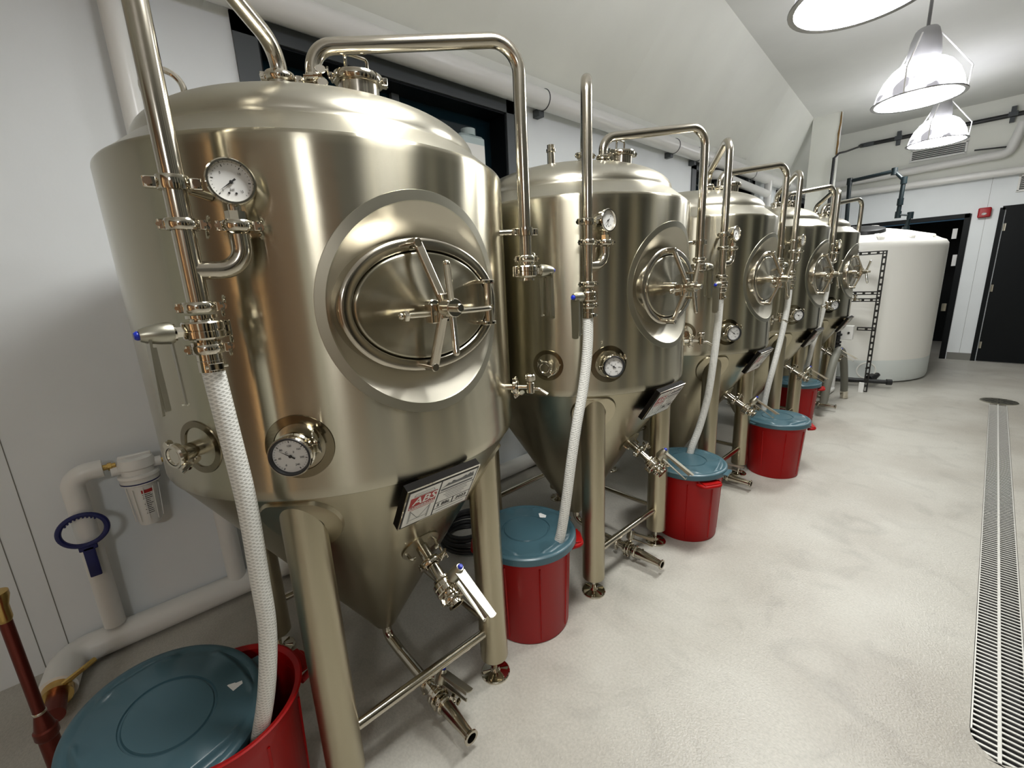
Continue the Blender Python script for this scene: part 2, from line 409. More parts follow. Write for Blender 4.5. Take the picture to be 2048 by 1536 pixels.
# ---------------------------------------------------------------- the fermenter
R0 = .5586; ZB = 1.02; ZT = 1.815
def cone_r(z): return .04+(R0-.04)*(z-.17)/(ZB-.17)
def make_tank():
    t = empty('fermenter_tank')
    # --- shell with a round opening for the manway
    sh = MB().mat(M_SHELL)
    NA = 144; a0 = radians(35); za, zb = 1.13, 1.77
    def P(a, z, r=R0): return (r*cos(a), r*sin(a), z)
    zr = [1.02, 1.04, 1.08, 1.13]+[1.13+.04*k for k in range(1,16)]+[1.77, 1.79, 1.808]
    prof = [(R0-.012,1.005),(R0-.004,1.010)]+[(R0,z) for z in zr]+[(R0-.001,1.813),(R0-.005,1.818)]
    step = 2*pi/NA; lo = -14; 
    for i in range(len(prof)-1):
        (r1,z1),(r2,z2) = prof[i],prof[i+1]
        inside = z1 >= za-1e-6 and z2 <= zb+1e-6
        for k in range(NA):
            aa = -pi+k*step; ab = aa+step
            if inside and aa > -a0-1e-4 and ab < a0+1e-4: continue
            sh.add([P(aa,z1,r1),P(ab,z1,r1),P(ab,z2,r2),P(aa,z2,r2)],[(0,1,2,3)])
    # patch
    cz = 1.448; HR = .243
    border = [(a,za) for a in [-a0+step*k for k in range(28)]]+[(a0,z) for z in [za+.04*k for k in range(16)]]+[(a0-step*k,zb) for k in range(28)]+[(-a0,zb-.04*k) for k in range(16)]
    rings = []
    for j in range(9):
        f = j/8; ring = []
        for a, z in border:
            s_, zz = a*R0, z-cz; ang = atan2(zz, s_)
            hs, hz = HR*cos(ang), HR*sin(ang)
            q = f
            ss = hs+(s_-hs)*q; zq = hz+(zz-hz)*q
            ring.append(P(ss/R0, cz+zq))
        rings.append(ring)
    sh.loft(rings[::-1]) if False else sh.loft([r[::-1] for r in rings])
    shell = sh.build('shell', t, weld=True)
    # --- flat band round the opening, bowl and oval neck
    angs = [2*pi*k/96 for k in range(96)]
    def onshell(rad, off): return [P(rad*cos(a)/R0, cz+rad*sin(a), R0+off) for a in angs][::-1]
    bd = MB().mat(M_BAND); bd.loft([onshell(.268,0), onshell(.267,.0022), onshell(.244,.0022), onshell(.241,-.001)])
    bd.build('manway_band', t)
    def oval(ay, az, x, p=2.0): return [(x, ay*cos(a), cz+az*sin(a)) for a in angs][::-1]
    bw = MB().mat(M_BOWL)
    b0 = onshell(.2425,.0005); b1 = oval(.223,.163,.500)
    mid = [[tuple(V(b0[k]).lerp(V(b1[k]), q)-V((.003*sin(pi*q),0,0))*abs(sin(angs[k]))) for k in range(96)] for q in (0,.2,.4,.6,.8,1)]
    bw.loft(mid); bw.build('manway_bowl', t)
    fr = MB().mat(M_TUBE)
    fr.loft([oval(.224,.164,.495), oval(.224,.164,.537), oval(.223,.163,.5425), oval(.219,.159,.5465), oval(.214,.154,.548), oval(.196,.137,.546), oval(.1935,.1345,.543), oval(.192,.133,.530)])
    fr.build('manway_frame', t)
    dr = MB().mat(M_DOOR)
    dr.loft([oval(.192,.133,.528), oval(.190,.1312,.540), oval(.187,.1285,.5455), oval(.183,.125,.547), oval(.176,.119,.5455), oval(.15,.10,.5475), oval(.10,.067,.551), oval(.05,.033,.554), oval(.018,.012,.5555)])
    dr.ngon(oval(.018,.012,.5555)[::-1])
    dr.build('manway_door', t, ang=50)
    # yoke
    yk = MB().mat(M_TUBE)
    def bar(a, b, w, th):
        a = V(a); b = V(b); T = TR((a+b)/2, b-a, (0,1,0)); yk.box((0,0,0), (w,th,(b-a).length), T, .004)
    bar((.572,-.032,cz+.150), (.622,-.006,cz+.012), .022, .014)
    bar((.572,-.016,cz-.152), (.622,-.006,cz-.012), .024, .014)
    bar((.622,-.006,cz+.03), (.622,-.004,cz-.03), .024, .014)
    yk.disc_cyl((.545,-.036,cz+.147), (.585,-.036,cz+.147), .011); yk.disc_cyl((.545,-.018,cz-.150),(.585,-.018,cz-.150), .011)
    yk.build('door_yoke', t)
    hw = MB().mat(M_POL); hub = V((.640,0,cz-.004))
    hw.disc_cyl((.622,0,hub.z), (.662,0,hub.z), .022); hw.disc_cyl((.660,0,hub.z),(.684,0,hub.z), .010)
    hw.cyl((.552,0,hub.z),(.625,0,hub.z), .011); hw.disc_cyl((.55,0,hub.z),(.575,0,hub.z),.020)
    for d in ((.30,-.26,1),(.22,-.12,-1)):
        d = V(d).normalized(); L = .105
        a = V((.648,0,hub.z))
        hw.cyl(a+d*.012, a+d*L, .0085, 16); hw.sphere(a+d*L, .0085, 12)
    d = V((.9,.55,.25)).normalized()
    hw.build('hand_wheel', t)
    hg = MB().mat(M_POL)
    hg.cyl((.575,.170,hub.z-.048),(.575,.170,hub.z+.052),.011,18)
    hg.box((.565,.170,hub.z+.057),(.036,.04,.010),None,.003); hg.box((.565,.170,hub.z-.053),(.036,.04,.010),None,.003)
    hg.tube(fillet([(.575,.180,hub.z-.010),(.603,.150,hub.z-.012),(.610,.020,hub.z-.012),(.605,-.095,hub.z-.012)],.02),.0075,14)
    hg.box((.602,-.012,hub.z-.012),(.03,.05,.045),None,.003)
    hg.disc_cyl((.606,-.092,hub.z-.012),(.606,-.104,hub.z-.012),.013,seg=6); hg.sphere((.606,-.109,hub.z-.012),.008)
    hg.build('door_hinge', t)
    # --- dome
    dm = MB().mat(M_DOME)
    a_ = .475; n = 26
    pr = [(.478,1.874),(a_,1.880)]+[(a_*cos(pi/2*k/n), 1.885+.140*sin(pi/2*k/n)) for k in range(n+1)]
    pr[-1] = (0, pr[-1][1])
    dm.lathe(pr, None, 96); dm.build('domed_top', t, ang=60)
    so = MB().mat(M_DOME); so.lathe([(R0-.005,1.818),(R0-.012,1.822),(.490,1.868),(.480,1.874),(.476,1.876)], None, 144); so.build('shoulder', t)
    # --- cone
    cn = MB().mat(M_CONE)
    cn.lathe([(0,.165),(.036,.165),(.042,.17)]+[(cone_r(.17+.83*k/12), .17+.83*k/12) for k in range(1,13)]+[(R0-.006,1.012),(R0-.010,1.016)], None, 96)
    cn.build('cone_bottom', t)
    # --- legs
    for (lx, ly) in ((.374,-.322),(.376,.262),(-.376,-.322),(-.376,.262)):
        rr = math.hypot(lx, ly); zt = .17+(rr-.04)/(R0-.04)*(ZB-.17)
        lg = MB().mat(M_LEG); rl = .053
        # mitred top following the cone
        rings = []
        for f in (0, 1):
            ring = []
            for k in range(32):
                a = 2*pi*k/32; x, y = lx+rl*cos(a), ly+rl*sin(a)
                z = .088 if f == 0 else min(.17+(math.hypot(x,y)-.04)/(R0-.04)*(ZB-.17)+.012, 1.0)
                ring.append((x,y,z))
            rings.append(ring)
        lg.loft(rings); lg.ngon(rings[0][::-1])
        # flange pad lying on the cone
        pad = []
        for rad, off in ((.054,.010),(.084,.007),(.096,.009),(.100,.0)):
            ring = []
            for k in range(40):
                a = 2*pi*k/40; u = V((lx,ly,0)).normalized(); w = V((-u.y,u.x,0))
                q = V((lx,ly,0))+u*(rad*cos(a)*.62)+w*(rad*sin(a)); rq = math.hypot(q.x,q.y)
                if rq > R0-.012: q = q*((R0-.012)/rq); rq = R0-.012
                z = .17+(rq-.04)/(R0-.04)*(ZB-.17)
                nrm = V((u.x*.85,u.y*.85,-.52)); ring.append(V((q.x,q.y,z))+nrm*off)
            pad.append(ring)
        lg.loft(pad[::-1])
        leg = lg.build('leg', t)
        ft = MB().mat(M_POL)
        ft.cyl((lx,ly,.02),(lx,ly,.092),.009,14); ft.cyl((lx,ly,.078),(lx,ly,.089),.016,6)
        ft.lathe([(.057,0),(.057,.006),(.054,.009),(.02,.016),(.014,.026),(0,.026)], TR((lx,ly,0)), 32)
        for k in range(6):
            a = pi*k/3; T = Mx.Translation((lx,ly,.010)) @ Mx.Rotation(a,4,'Z'); ft.box((.03,0,.004),(.04,.004,.008),T)
        ft.lathe([(.057,0),(0,0)], TR((lx,ly,0)), 32)
        ft.build('levelling_foot', leg)
    for sx in (-1,1):
        cb = MB().mat(M_TUBE); x = .38*sx-(.01 if sx < 0 else 0)
        cb.cyl((x,-.28,.217),(x,.215,.217),.0165,20); cb.build('cross_bar', t)
    for sy, y in ((-1,-.325),(1,.258)):
        cb = MB().mat(M_TUBE); cb.cyl((-.34,y,.217+.0),(.34,y,.217),.013,16)
        if sy > 0: cb.build('side_bar', t)
    # --- lid hatch on the dome
    hx, hy = .275, .012; zb_ = 1.885+.140*sqrt(1-(math.hypot(hx,hy)/a_)**2)
    ht = MB().mat(M_TUBE); T = TR((hx,hy,zb_-.02),(0.06,0,1))
    ht.lathe([(.052,0),(.052,.046),(.058,.048)], T, 36)
    clampT = T@Mx.Translation((0,0,.056))
    ht.mat(M_POL).lathe([(.054,-.010),(.062,-.010),(.064,-.005),(.064,.005),(.062,.010),(.05,.010),(0,.011)], clampT, 36)
    ht.box((.068,.0,0),(.014,.02,.018),clampT@Mx.Rotation(radians(60),4,'Z'),.002)
    for rzz in (62, -120):
        TT = clampT@Mx.Rotation(radians(rzz),4,'Z')
        ht.cyl(TT@V((.068,-.02,0)),TT@V((.068,.035,0)),.004,8); ht.lathe([(0,-.002),(.010,-.002),(.010,.002),(0,.002)],TT@TR((.07,.032,.006),(1,0,0)),12)
        ht.box((.066,.018,0),(.012,.014,.014),TT,.002)
    hatch = ht.build('top_hatch', t)
    hh = MB().mat(M_POL); A = clampT
    hh.tube(fillet([A@V((-.004,-.030,.010)),A@V((-.004,-.030,.056)),A@V((-.004,.030,.056)),A@V((-.004,.030,.010))],.008,5),.0042,10); hh.build('handle', hatch)
    # --- blow-off pipe
    px, py = .452, -.457
    pa = V((.215,-.165,1.975)); d1 = V((px,py,0))-V((pa.x,pa.y,0))
    path = fillet([pa, (pa.x,pa.y,2.085), (px,py,2.205), (px,py,1.482)], [.07,.062], 10)
    bp_ = MB().mat(M_TUBE); bp_.tube(path, .0192, 24); pipe = bp_.build('blow_off_pipe', t, ang=50)
    ar = MB().mat(M_TUBE)
    ar.tube(fillet([(px,py,1.545),(.466,py+.088,1.545),(.466,py+.088,1.612)], .045, 10), .0175, 20); arm = ar.build('gauge_arm', t, ang=50)
    q = MB(); clamp(q,(pa.x,pa.y,2.018),(0,0,1),(.3,.9,0),.0345,.020); q.mat(M_TUBE).lathe([(.030,-.03),(.030,.012)],TR((pa.x,pa.y,2.0)),28); q.build('base_clamp', pipe)
    q = MB().mat(M_POL); T = TR((px,py,1.700),(0,0,1),(.2,1,0))
    q.lathe([(.0195,-.012),(.0255,-.012),(.0265,-.008),(.0265,.008),(.0255,.012),(.0195,.012)],T,24)
    for sx in (-1,1):
        q.box((sx*.034,0,0),(.022,.014,.020),T,.003); q.cyl(T@V((sx*.036,-.014,0)),T@V((sx*.036,.014,0)),.007,12)
    e = V((.396,-.396,1.692)); s0 = V((px-.012,py+.016,1.695)); q.cyl(s0, e, .009, 14)
    q.build('support_clamp', pipe)
    q = MB(); clamp(q,(px,py,1.628),(0,0,1),(.25,1,0)); q.build('pipe_clamp', pipe)
    q = MB(); clamp(q,(.466,py+.088,1.628),(0,0,1),(.3,1,0)); q.build('gauge_clamp', arm)
    q = MB(); clamp(q,(px,py,1.476),(0,0,1),(.25,1,0)); q.build('pipe_clamp', pipe)
    v = butterfly(t,(px,py,1.432),(0,0,1),(.12,-1,0),(.03,-.10,-1), name='blow_off_valve', L=.150)
    q = MB(); clamp(q,(px,py,1.395),(0,0,1),(.25,1,0)); q.mat(M_POL).lathe([(.022,.0),(.022,-.02),(.0165,-.022),(.0165,-.05)],TR((px,py,1.392)),20); q.build('hose_adapter', v)
    # pressure gauge
    g = MB().mat(M_POL); gx, gy, gz = .470, py+.088, 1.706
    g.cyl((gx-.004,gy,1.634),(gx-.004,gy,1.655),.019,8); g.cyl((gx-.004,gy,1.655),(gx-.004,gy,1.672),.012,12)
    GT = TR((gx,gy,gz),(1,-.12,0),(0,1,0)); GT = Mx.Translation((gx,gy,gz)) @ Mx((V((.12,1,0)).normalized(),V((0,0,1)),V((1,-.12,0)).normalized())).transposed().to_4x4()
    g.lathe([(0,-.016),(.034,-.016),(.0375,-.013),(.0375,.010),(.0425,.012),(.0425,.017),(.040,.020),(.0365,.020),(.035,.014),(.035,.010)], GT, 40)
    gauge = g.build('pressure_gauge', t); dial_face(gauge, GT@Mx.Translation((0,0,.010)), .0355, 'press')
    # --- cleaning (CIP) pipe
    cx, cy = .476, .416
    cp = MB().mat(M_TUBE)
    pc = V((.262,-.098,1.975))
    cp.tube(fillet([pc, (pc.x,pc.y,2.088), (cx,cy,2.172), (cx,cy,1.572)], [.062,.075], 10), .0192, 24); cip = cp.build('cleaning_pipe', t, ang=50)
    q = MB(); clamp(q,(pc.x,pc.y,2.010),(0,0,1),(.8,-.6,0),.028,.017); q.build('base_clamp', cip)
    q = MB().mat(M_POL); T = TR((cx,cy,1.648),(0,0,1),(.3,1,0))
    q.lathe([(.0195,-.012),(.0255,-.012),(.0265,0),(.0255,.012),(.0195,.012)],T,24)
    for sx in (-1,1): q.box((sx*.034,0,0),(.020,.014,.020),T,.003); q.sphere(T@V((sx*.036,.0,.0)),.008)
    q.cyl((cx-.012,cy-.016,1.648),(.436,.342,1.646),.0095,14); q.build('support_clamp', cip)
    q = MB(); clamp(q,(cx,cy,1.566),(0,0,1),(.3,1,0)); q.build('pipe_clamp', cip)
    butterfly(t,(cx,cy,1.528),(0,0,1),(.25,1,0),(.05,.16,-1), name='cleaning_valve', L=.155)
    # --- thermometer
    def radial(angd, z): 
        a = radians(angd); n_ = V((cos(a),sin(a),0)); return n_, V((R0*cos(a),R0*sin(a),z))
    n_, p_ = radial(-35.3, 1.146)
    T = Mx.Translation(p_) @ Mx((V((-n_.y,n_.x,0)),V((0,0,1)),n_)).transposed().to_4x4()
    def pad(parent, name, T, r, hole, z0, r_neck):
        q = MB().mat(M_PAD); rings = []
        for rr, off in ((r,.0),(r-.001,.003),(hole,.003),(hole-.003,-.004),(r_neck,-.004)):
            ring = []
            for k in range(48):
                a = 2*pi*k/48; l = V((rr*cos(a), rr*sin(a), 0)); s_ = l.x
                dz = sqrt(max(R0**2-s_**2,0))-R0
                ring.append(T@V((l.x,l.y,dz+off)))
            rings.append(ring)
        q.loft(rings); return q.build(name, parent)
    th = MB().mat(M_POL)
    th.lathe([(.024,-.01),(.024,.022),(.040,.024),(.043,.028),(.043,.052),(.046,.054),(.047,.060),(.045,.064),(.040,.064),(.038,.056)], T, 44)
    therm = th.build('thermometer', t)
    pad(therm, 'weld_pad', T, .078, .058, 0, .02)
    q = MB().mat(M_BLACK); q.lathe([(.0445,.0635),(.043,.0655),(.040,.0655),(.0375,.057)],T,44); q.build('bezel', therm)
    dial_face(therm, T@Mx.Translation((0,0,.056)), .0385, 'temp')
    q = MB(); clamp(q, T@V((0,0,.032)), n_, (-n_.y,n_.x,.15), .044, .017); q.build('clamp', therm)
    # --- blanked side port
    n_, p_ = radial(-61.5, 1.147)
    T = Mx.Translation(p_) @ Mx((V((-n_.y,n_.x,0)),V((0,0,1)),n_)).transposed().to_4x4()
    sp = MB().mat(M_POL); sp.lathe([(.019,-.01),(.019,.046),(.0255,.050),(.0255,.060),(.020,.062),(.017,.059),(0,.059)], T, 32); port = sp.build('side_port', t)
    pad(port, 'weld_pad', T, .066, .050, 0, .018)
    q = MB(); clamp(q, T@V((0,0,.054)), n_, T.to_3x3()@V((.6,-.8,0)), .028, .017); q.build('clamp', port)
    # --- sample valve
    n_, p_ = radial(34.2, 1.165)
    T = Mx.Translation(p_) @ Mx((V((-n_.y,n_.x,0)),V((0,0,1)),n_)).transposed().to_4x4()
    sv = MB().mat(M_POL); sv.cyl(T@V((0,0,-.01)),T@V((0,0,.030)),.010); clamp(sv,T@V((0,0,.034)),n_,T.to_3x3()@V((.2,-1,0)),.022,.014)
    sv.cyl(T@V((0,0,.03)),T@V((0,0,.075)),.0065); sv.disc_cyl(T@V((0,-.020,.084)),T@V((0,.016,.084)),.0125)
    sv.tube(fillet([T@V((0,-.006,.09)),T@V((0,-.006,.112)),T@V((0,-.024,.138))],.012,5),.0055,12)
    sample = sv.build('sample_valve', t)
    kb = MB().mat(M_POL); kb.lathe([(.006,0),(.006,.008),(.016,.009),(.017,.012),(.017,.026),(.014,.029),(0,.029)],T@TR((0,.014,.084),(0,1,0)),14); kb.build('knob', sample)
    # small fitting at the rear flank
    n_, p_ = radial(-128, 1.285)
    rf = MB(); T = TR(p_, n_); rf.mat(M_POL).cyl(T@V((0,0,-.01)),T@V((0,0,.05)),.012); clamp(rf,T@V((0,0,.045)),n_,(0,0,1),.024); rf.build('rear_port', t)
    # --- name plate on the cone
    slope = V((cone_r(1.0)-cone_r(.8),0,.2)).normalized()   # up the cone
    nn = V((slope.z,0,-slope.x)); base = V((cone_r(.950),0,.950))+nn*.036+V((0,-.018,0))
    PT = Mx.Translation(base) @ Mx((V((0,1,0)),slope,nn)).transposed().to_4x4()
    W, H = .228, .165
    pl = MB().mat(M_DARKM); pl.box((0,0,-.014),(W,H,.022),PT); pl.mat(M_POL).box((0,0,-.0015),(W,H,.003),PT)
    pl.mat(M_LEG).box((0,H*.30,-.03),(W*.5,.02,.04),PT); pl.box((0,-H*.30,-.03),(W*.5,.02,.03),PT)
    plate = pl.build('name_plate', t)
    fc = MB().mat(M_INK); fc.box((0,0,.0002),(W-.008,H-.008,.0016),PT)
    fc.mat(M_PAPER)
    def rect(x0,x1,y0,y1,z=.0016,m=M_PAPER):
        fc.mat(m); X0,X1 = -W/2+.008+(W-.016)*x0, -W/2+.008+(W-.016)*x1; Y0,Y1 = -H/2+.008+(H-.016)*y0, -H/2+.008+(H-.016)*y1
        fc.add([(X0,Y0,z),(X1,Y0,z),(X1,Y1,z),(X0,Y1,z)],[(0,1,2,3)],PT)
        return X0,X1,Y0,Y1
    rect(0,.435,0,1); rect(.455,1,.66,1); rect(.455,1,.36,.64); rect(.455,.725,.17,.34); rect(.745,1,.17,.34); rect(.455,1,0,.15)
    rect(.03,.41,.50,.83,.0020,M_REDINK); rect(.06,.41,.455,.47,.0020,M_REDINK)
    # skyline of spruces and buildings
    X0,X1,Y0,Y1 = -W/2+.008+(W-.016)*.48, -W/2+.008+(W-.016)*.97, -H/2+.008+(H-.016)*.70, -H/2+.008+(H-.016)*.96
    pr_ = [0,.08,.16,.25,.3,.42,.6,.7,.75,.85,.9,.93,.97,1]; hs_ = [.35,.5,.72,.62,.85,.68,.72,.9,.75,.98,.8,1,.72,.4]
    fc.mat(M_GREYINK)
    for k in range(13):
        xa, xb = X0+(X1-X0)*pr_[k], X0+(X1-X0)*pr_[k+1]; ym = Y0+(Y1-Y0)*.40
        fc.add([(xa,ym,.002),(xb,ym,.002),(xb,Y0+(Y1-Y0)*hs_[k+1],.002),(xa,Y0+(Y1-Y0)*hs_[k],.002)],[(0,1,2,3)],PT)
    fc.add([(X0-.002,Y0,.002),(X1,Y0,.002),(X1,Y0+(Y1-Y0)*.2,.002),(X0-.002,Y0+(Y1-Y0)*.2,.002)],[(0,1,2,3)],PT)
    def line(a,b,w=.0007):
        a=V((*a,.0021)); b=V((*b,.0021)); d=(b-a).normalized(); n2=V((-d.y,d.x,0))*w; fc.add([a-n2,b-n2,b+n2,a+n2],[(0,1,2,3)],PT)
    fc.mat(M_GREYINK)
    xx = lambda u_: -W/2+.008+(W-.016)*u_
    yy = lambda u_: -H/2+.008+(H-.016)*u_
    for a,b in (((.07,.44),(.2,.16)),((.2,.16),(.23,.16)),((.23,.16),(.36,.44)),((.07,.44),(.07,.06)),((.085,.41),(.085,.06)),((.36,.44),(.36,.06)),((.345,.41),(.345,.06)),((.085,.14),(.345,.14)),((.07,.86),(.36,.86)),((.09,.92),(.34,.92)),((.36,.86),(.34,.92)),((.07,.86),(.09,.92))):
        line((xx(a[0]),yy(a[1])),(xx(b[0]),yy(b[1])))
    fc.mat(M_GREYINK)
    for k in range(4):
        y = yy(.60-.06*k); L = (.17,.19,.15,.12)[k]; line((xx(.73-L),y),(xx(.73+L),y),.0010)
    line((xx(.50),yy(.075)),(xx(.95),yy(.075)),.0011)
    fc.build('printed_face', plate)
    tx = MB()
    text_into(tx, 'ABS', .042, PT@Mx.Translation((xx(.235),yy(.70),.0026)), .0003, mat=M_PAPER, shear=.15, bold=.0006)
    text_into(tx, 'COMMERCIAL', .0125, PT@Mx.Translation((xx(.22),yy(.545),.0026)), .0003, mat=M_PAPER, bold=.0002)
    text_into(tx, '5 BBL', .019, PT@Mx.Translation((xx(.59),yy(.255),.0024)), .0003, mat=M_INK, shear=.1, bold=.0003)
    text_into(tx, '2023', .019, PT@Mx.Translation((xx(.87),yy(.255),.0024)), .0003, mat=M_INK, shear=.1, bold=.0003)
    tx.build('lettering', plate)
    # --- racking arm on the cone: nozzle, clamp, valve
    cs = V((.855,0,-.52)).normalized(); rp0 = V((cone_r(.675),.012,.675))
    def A_(d): return rp0+cs*d
    ra = MB().mat(M_TUBE); ra.cyl(A_(-.02),A_(.065),.0195,24); ra.cyl(A_(.065),A_(.15),.0175,24)
    T = TR(A_(0),cs)
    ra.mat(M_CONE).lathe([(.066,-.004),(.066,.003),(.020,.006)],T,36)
    ra.mat(M_POL); 
    for s_ in (-1,1): ra.tube(fillet([A_(.0)+V((0,.055*s_,0)),A_(.03)+V((0,.05*s_,0)),A_(.03)+V((0,.036*s_,0))],.008,4),.005,8)
    rack = ra.build('racking_arm', t)
    q = MB(); clamp(q,A_(.068),cs,(0,1,.1),.031,.020)
    q.mat(M_POL).cyl(A_(.075)+V((0,.034,0)),A_(.075)+V((0.02,.040,.045)),.004,8)
    q.build('arm_clamp', rack)
    up = V((.52,0,.855))
    bv = butterfly(t, A_(.158), cs, (up+V((0,.25,0))), V((.93,.10,-.36)), name='racking_valve', L=.165)
    q = MB(); clamp(q,A_(.196),cs,(0,1,.1)); q.mat(M_POL).lathe([(.0175,0),(.0175,.018),(.025,.020),(.025,.025),(.0175,.025),(.0165,0)],TR(A_(.196),cs),24); q.build('end_ferrule', bv)
    # --- bottom outlet
    ou = MB().mat(M_TUBE)
    ou.tube(fillet([(0,0,.175),(0.01,.0,.108),(.10,.008,.082),(.265,.014,.068)],.05,8),.0192,22); outlet = ou.build('outlet_pipe', t, ang=50)
    ox = V((1,0,-.03)).normalized()
    q = MB(); clamp(q,(.285,.014,.068),ox,(0,.5,1),.029,.018); q.mat(M_POL).lathe([(.0225,0),(.0225,.05)],TR((.29,.014,.067),ox),24); q.build('pipe_clamp', outlet)
    ov = butterfly(t,(.352,.014,.066),ox,(0,.35,1),(1,.18,-.16), name='outlet_valve', L=.130)
    q = MB(); clamp(q,(.396,.014,.065),ox,(0,.8,-1),.031,.018)
    q.mat(M_TUBE).lathe([(.0255,.006),(.026,.02),(.018,.125),(.018,.142),(.0255,.150),(.0255,.156),(.017,.156),(.016,.13)],TR((.396,.014,.065),ox),30); 
    q.build('hose_reducer', ov)
    return t

YS = [0, 1.22, 2*1.22-.0045, 3*1.22+.038, 4*1.22-.033]
XT = -.598
tank0 = make_tank()
TL = ['nearest and largest-looking of the five steel conical fermenter tanks, beside the white water filter',
      'second steel conical fermenter tank from the camera, right of the largest one',
      'middle steel conical fermenter tank in the row of five, third from the camera',
      'fourth steel conical fermenter tank, between the middle tank and the last one',
      'farthest steel conical fermenter tank, next to the white plastic tank']
for i, y in enumerate(YS):
    o = tank0 if i == 0 else copy_tree(tank0)
    o.location = (XT, y, 0)
    tag(o, TL[i], 'fermenter', 'steel fermenter tanks in a row')

def dome_z(r): return 1.885+.140*sqrt(1-(r/.475)**2)
TK = [o for o in COL.objects if o.name.startswith('fermenter_tank')]
TK.sort(key=lambda o: o.location.y)
q = MB().mat(M_POL); q.lathe([(.017,-.02),(.017,.045),(.021,.047),(.021,.058),(.017,.060),(.017,.075),(0,.078)], TR((.09,-.245,dome_z(.26))), 24); q.build('vent_stub', TK[1])
a = radians(-84); q = MB().mat(M_POL); q.torus(.042,.0075,TR((.39*cos(a),.39*sin(a),dome_z(.39)+.036),(cos(a+1.2),sin(a+1.2),0)),32,10); q.build('lifting_ring', TK[0])

# ---------------------------------------------------------------- braided hoses
HP = [[(-.146,-.457,1.372),(-.146,-.452,1.24),(-.152,-.445,1.05),(-.165,-.448,.86),(-.182,-.452,.70),(-.205,-.475,.53),(-.242,-.505,.38),(-.285,-.535,.25)],
      [(-.146,.763,1.372),(-.147,.762,1.24),(-.148,.735,1.08),(-.148,.69,.93),(-.150,.655,.78),(-.158,.63,.62),(-.175,.612,.47),(-.20,.60,.38)],
      [(-.146,1.98,1.372),(-.150,1.98,1.18),(-.156,1.965,.98),(-.165,1.94,.78),(-.185,1.90,.60),(-.205,1.85,.47),(-.215,1.83,.38)],
      [(-.146,3.24,1.372),(-.150,3.235,1.18),(-.158,3.19,.98),(-.168,3.12,.78),(-.18,3.07,.62),(-.185,3.04,.50),(-.185,3.03,.40)],
      [(-.146,4.39,1.372),(-.152,4.37,1.18),(-.165,4.33,.98),(-.185,4.26,.78),(-.215,4.30,.60),(-.24,4.285,.47),(-.25,4.28,.38)]]
HL = ['white braided hose running into the open red bin in the front left corner',
      'white braided hose running down to the red bin whose lid has a torn sticker',
      'white braided hose in front of the middle tank leading behind the second lidded bin',
      'white braided hose leading to the lidded bin before the fourth tank',
      'white braided hose at the farthest tank, mostly hidden by the fourth tank']
def smooth_path(pts, n=10):
    P = [V(p) for p in pts]; P = [2*P[0]-P[1]]+P+[2*P[-1]-P[-2]]; out = []
    for i in range(1, len(P)-2):
        for k in range(n):
            t_ = k/n; a,b,c,d = P[i-1],P[i],P[i+1],P[i+2]
            out.append(.5*((2*b)+(c-a)*t_+(2*a-5*b+4*c-d)*t_**2+(3*b-a-3*c+d)*t_**3))
    out.append(P[-2]); return out
for i, h in enumerate(HP):
    o = empty('braided_hose', h[0])
    q = MB().mat(M_HOSE); pp = [p-V(h[0]) for p in smooth_path(h)]; q.tube(pp, .0205, 20); q.build('hose', o, ang=60)
    q = MB().mat(M_POL); c = V((0,0,-.012)); q.lathe([(.0212,-.011),(.0225,-.011),(.0225,.011),(.0212,.011)],TR(c),24)
    q.box((.024,.004,-.012),(.012,.026,.014),None,.002); q.cyl((.026,-.014,-.012),(.026,.024,-.012),.0035,8); q.build('hose_clip', o)
    tag(o, HL[i], 'hose', 'white braided blow-off hoses')

# ---------------------------------------------------------------- bins
def lid_mesh(parent, r, T=None):
    q = MB().mat(M_LID); T = T or Mx.Identity(4)
    prof = [(r-.012,-.030),(r+.003,-.032),(r+.006,-.028),(r+.004,-.004),(r-.002,.002),(r-.012,.003),(r-.020,-.001),(r*.80,.003),(r*.51,.008),(r*.495,.0085),(r*.485,.0035),(r*.465,.0035),(r*.45,.009),(r*.3,.0105),(0,.012)]
    # four raised crescent ribs round the rim
    seg = 96; vs = []; fs = []; rows = []
    fine = []
    for i in range(len(prof)-1):
        a, b = prof[i], prof[i+1]; n = 6 if i == 6 else 1
        for k in range(n): fine.append((a[0]+(b[0]-a[0])*k/n, a[1]+(b[1]-a[1])*k/n))
    fine.append(prof[-1])
    for (rr, z) in fine:
        row = []
        for k in range(seg):
            a = 2*pi*k/seg; u = ((a/(pi/2)) % 1)-.5
            w = max(0, 1-(u/.36)**2)
            centre = r*(.90-.10*(w)); d = (rr-centre)/(r*.045)
            bump = .010*math.exp(-d*d)*min(1,w*3) if w > 0 and r*.5 < rr < r-.004 else 0
            row.append(len(vs)); vs.append((rr*cos(a), rr*sin(a), z+bump))
        rows.append(row)
    for i in range(len(rows)-1):
        for k in range(seg):
            k2 = (k+1) % seg; fs.append((rows[i][k],rows[i][k2],rows[i+1][k2],rows[i+1][k]))
    q.add(vs, fs, T)
    for a in (radians(35), radians(215)):
        TT = T@Mx.Rotation(a,4,'Z'); q.box((r+.012,0,-.016),(.024,.085,.006),TT,.0028); q.box((r+.022,0,-.019),(.005,.078,.010),TT)
    return q.build('lid', parent, ang=40)
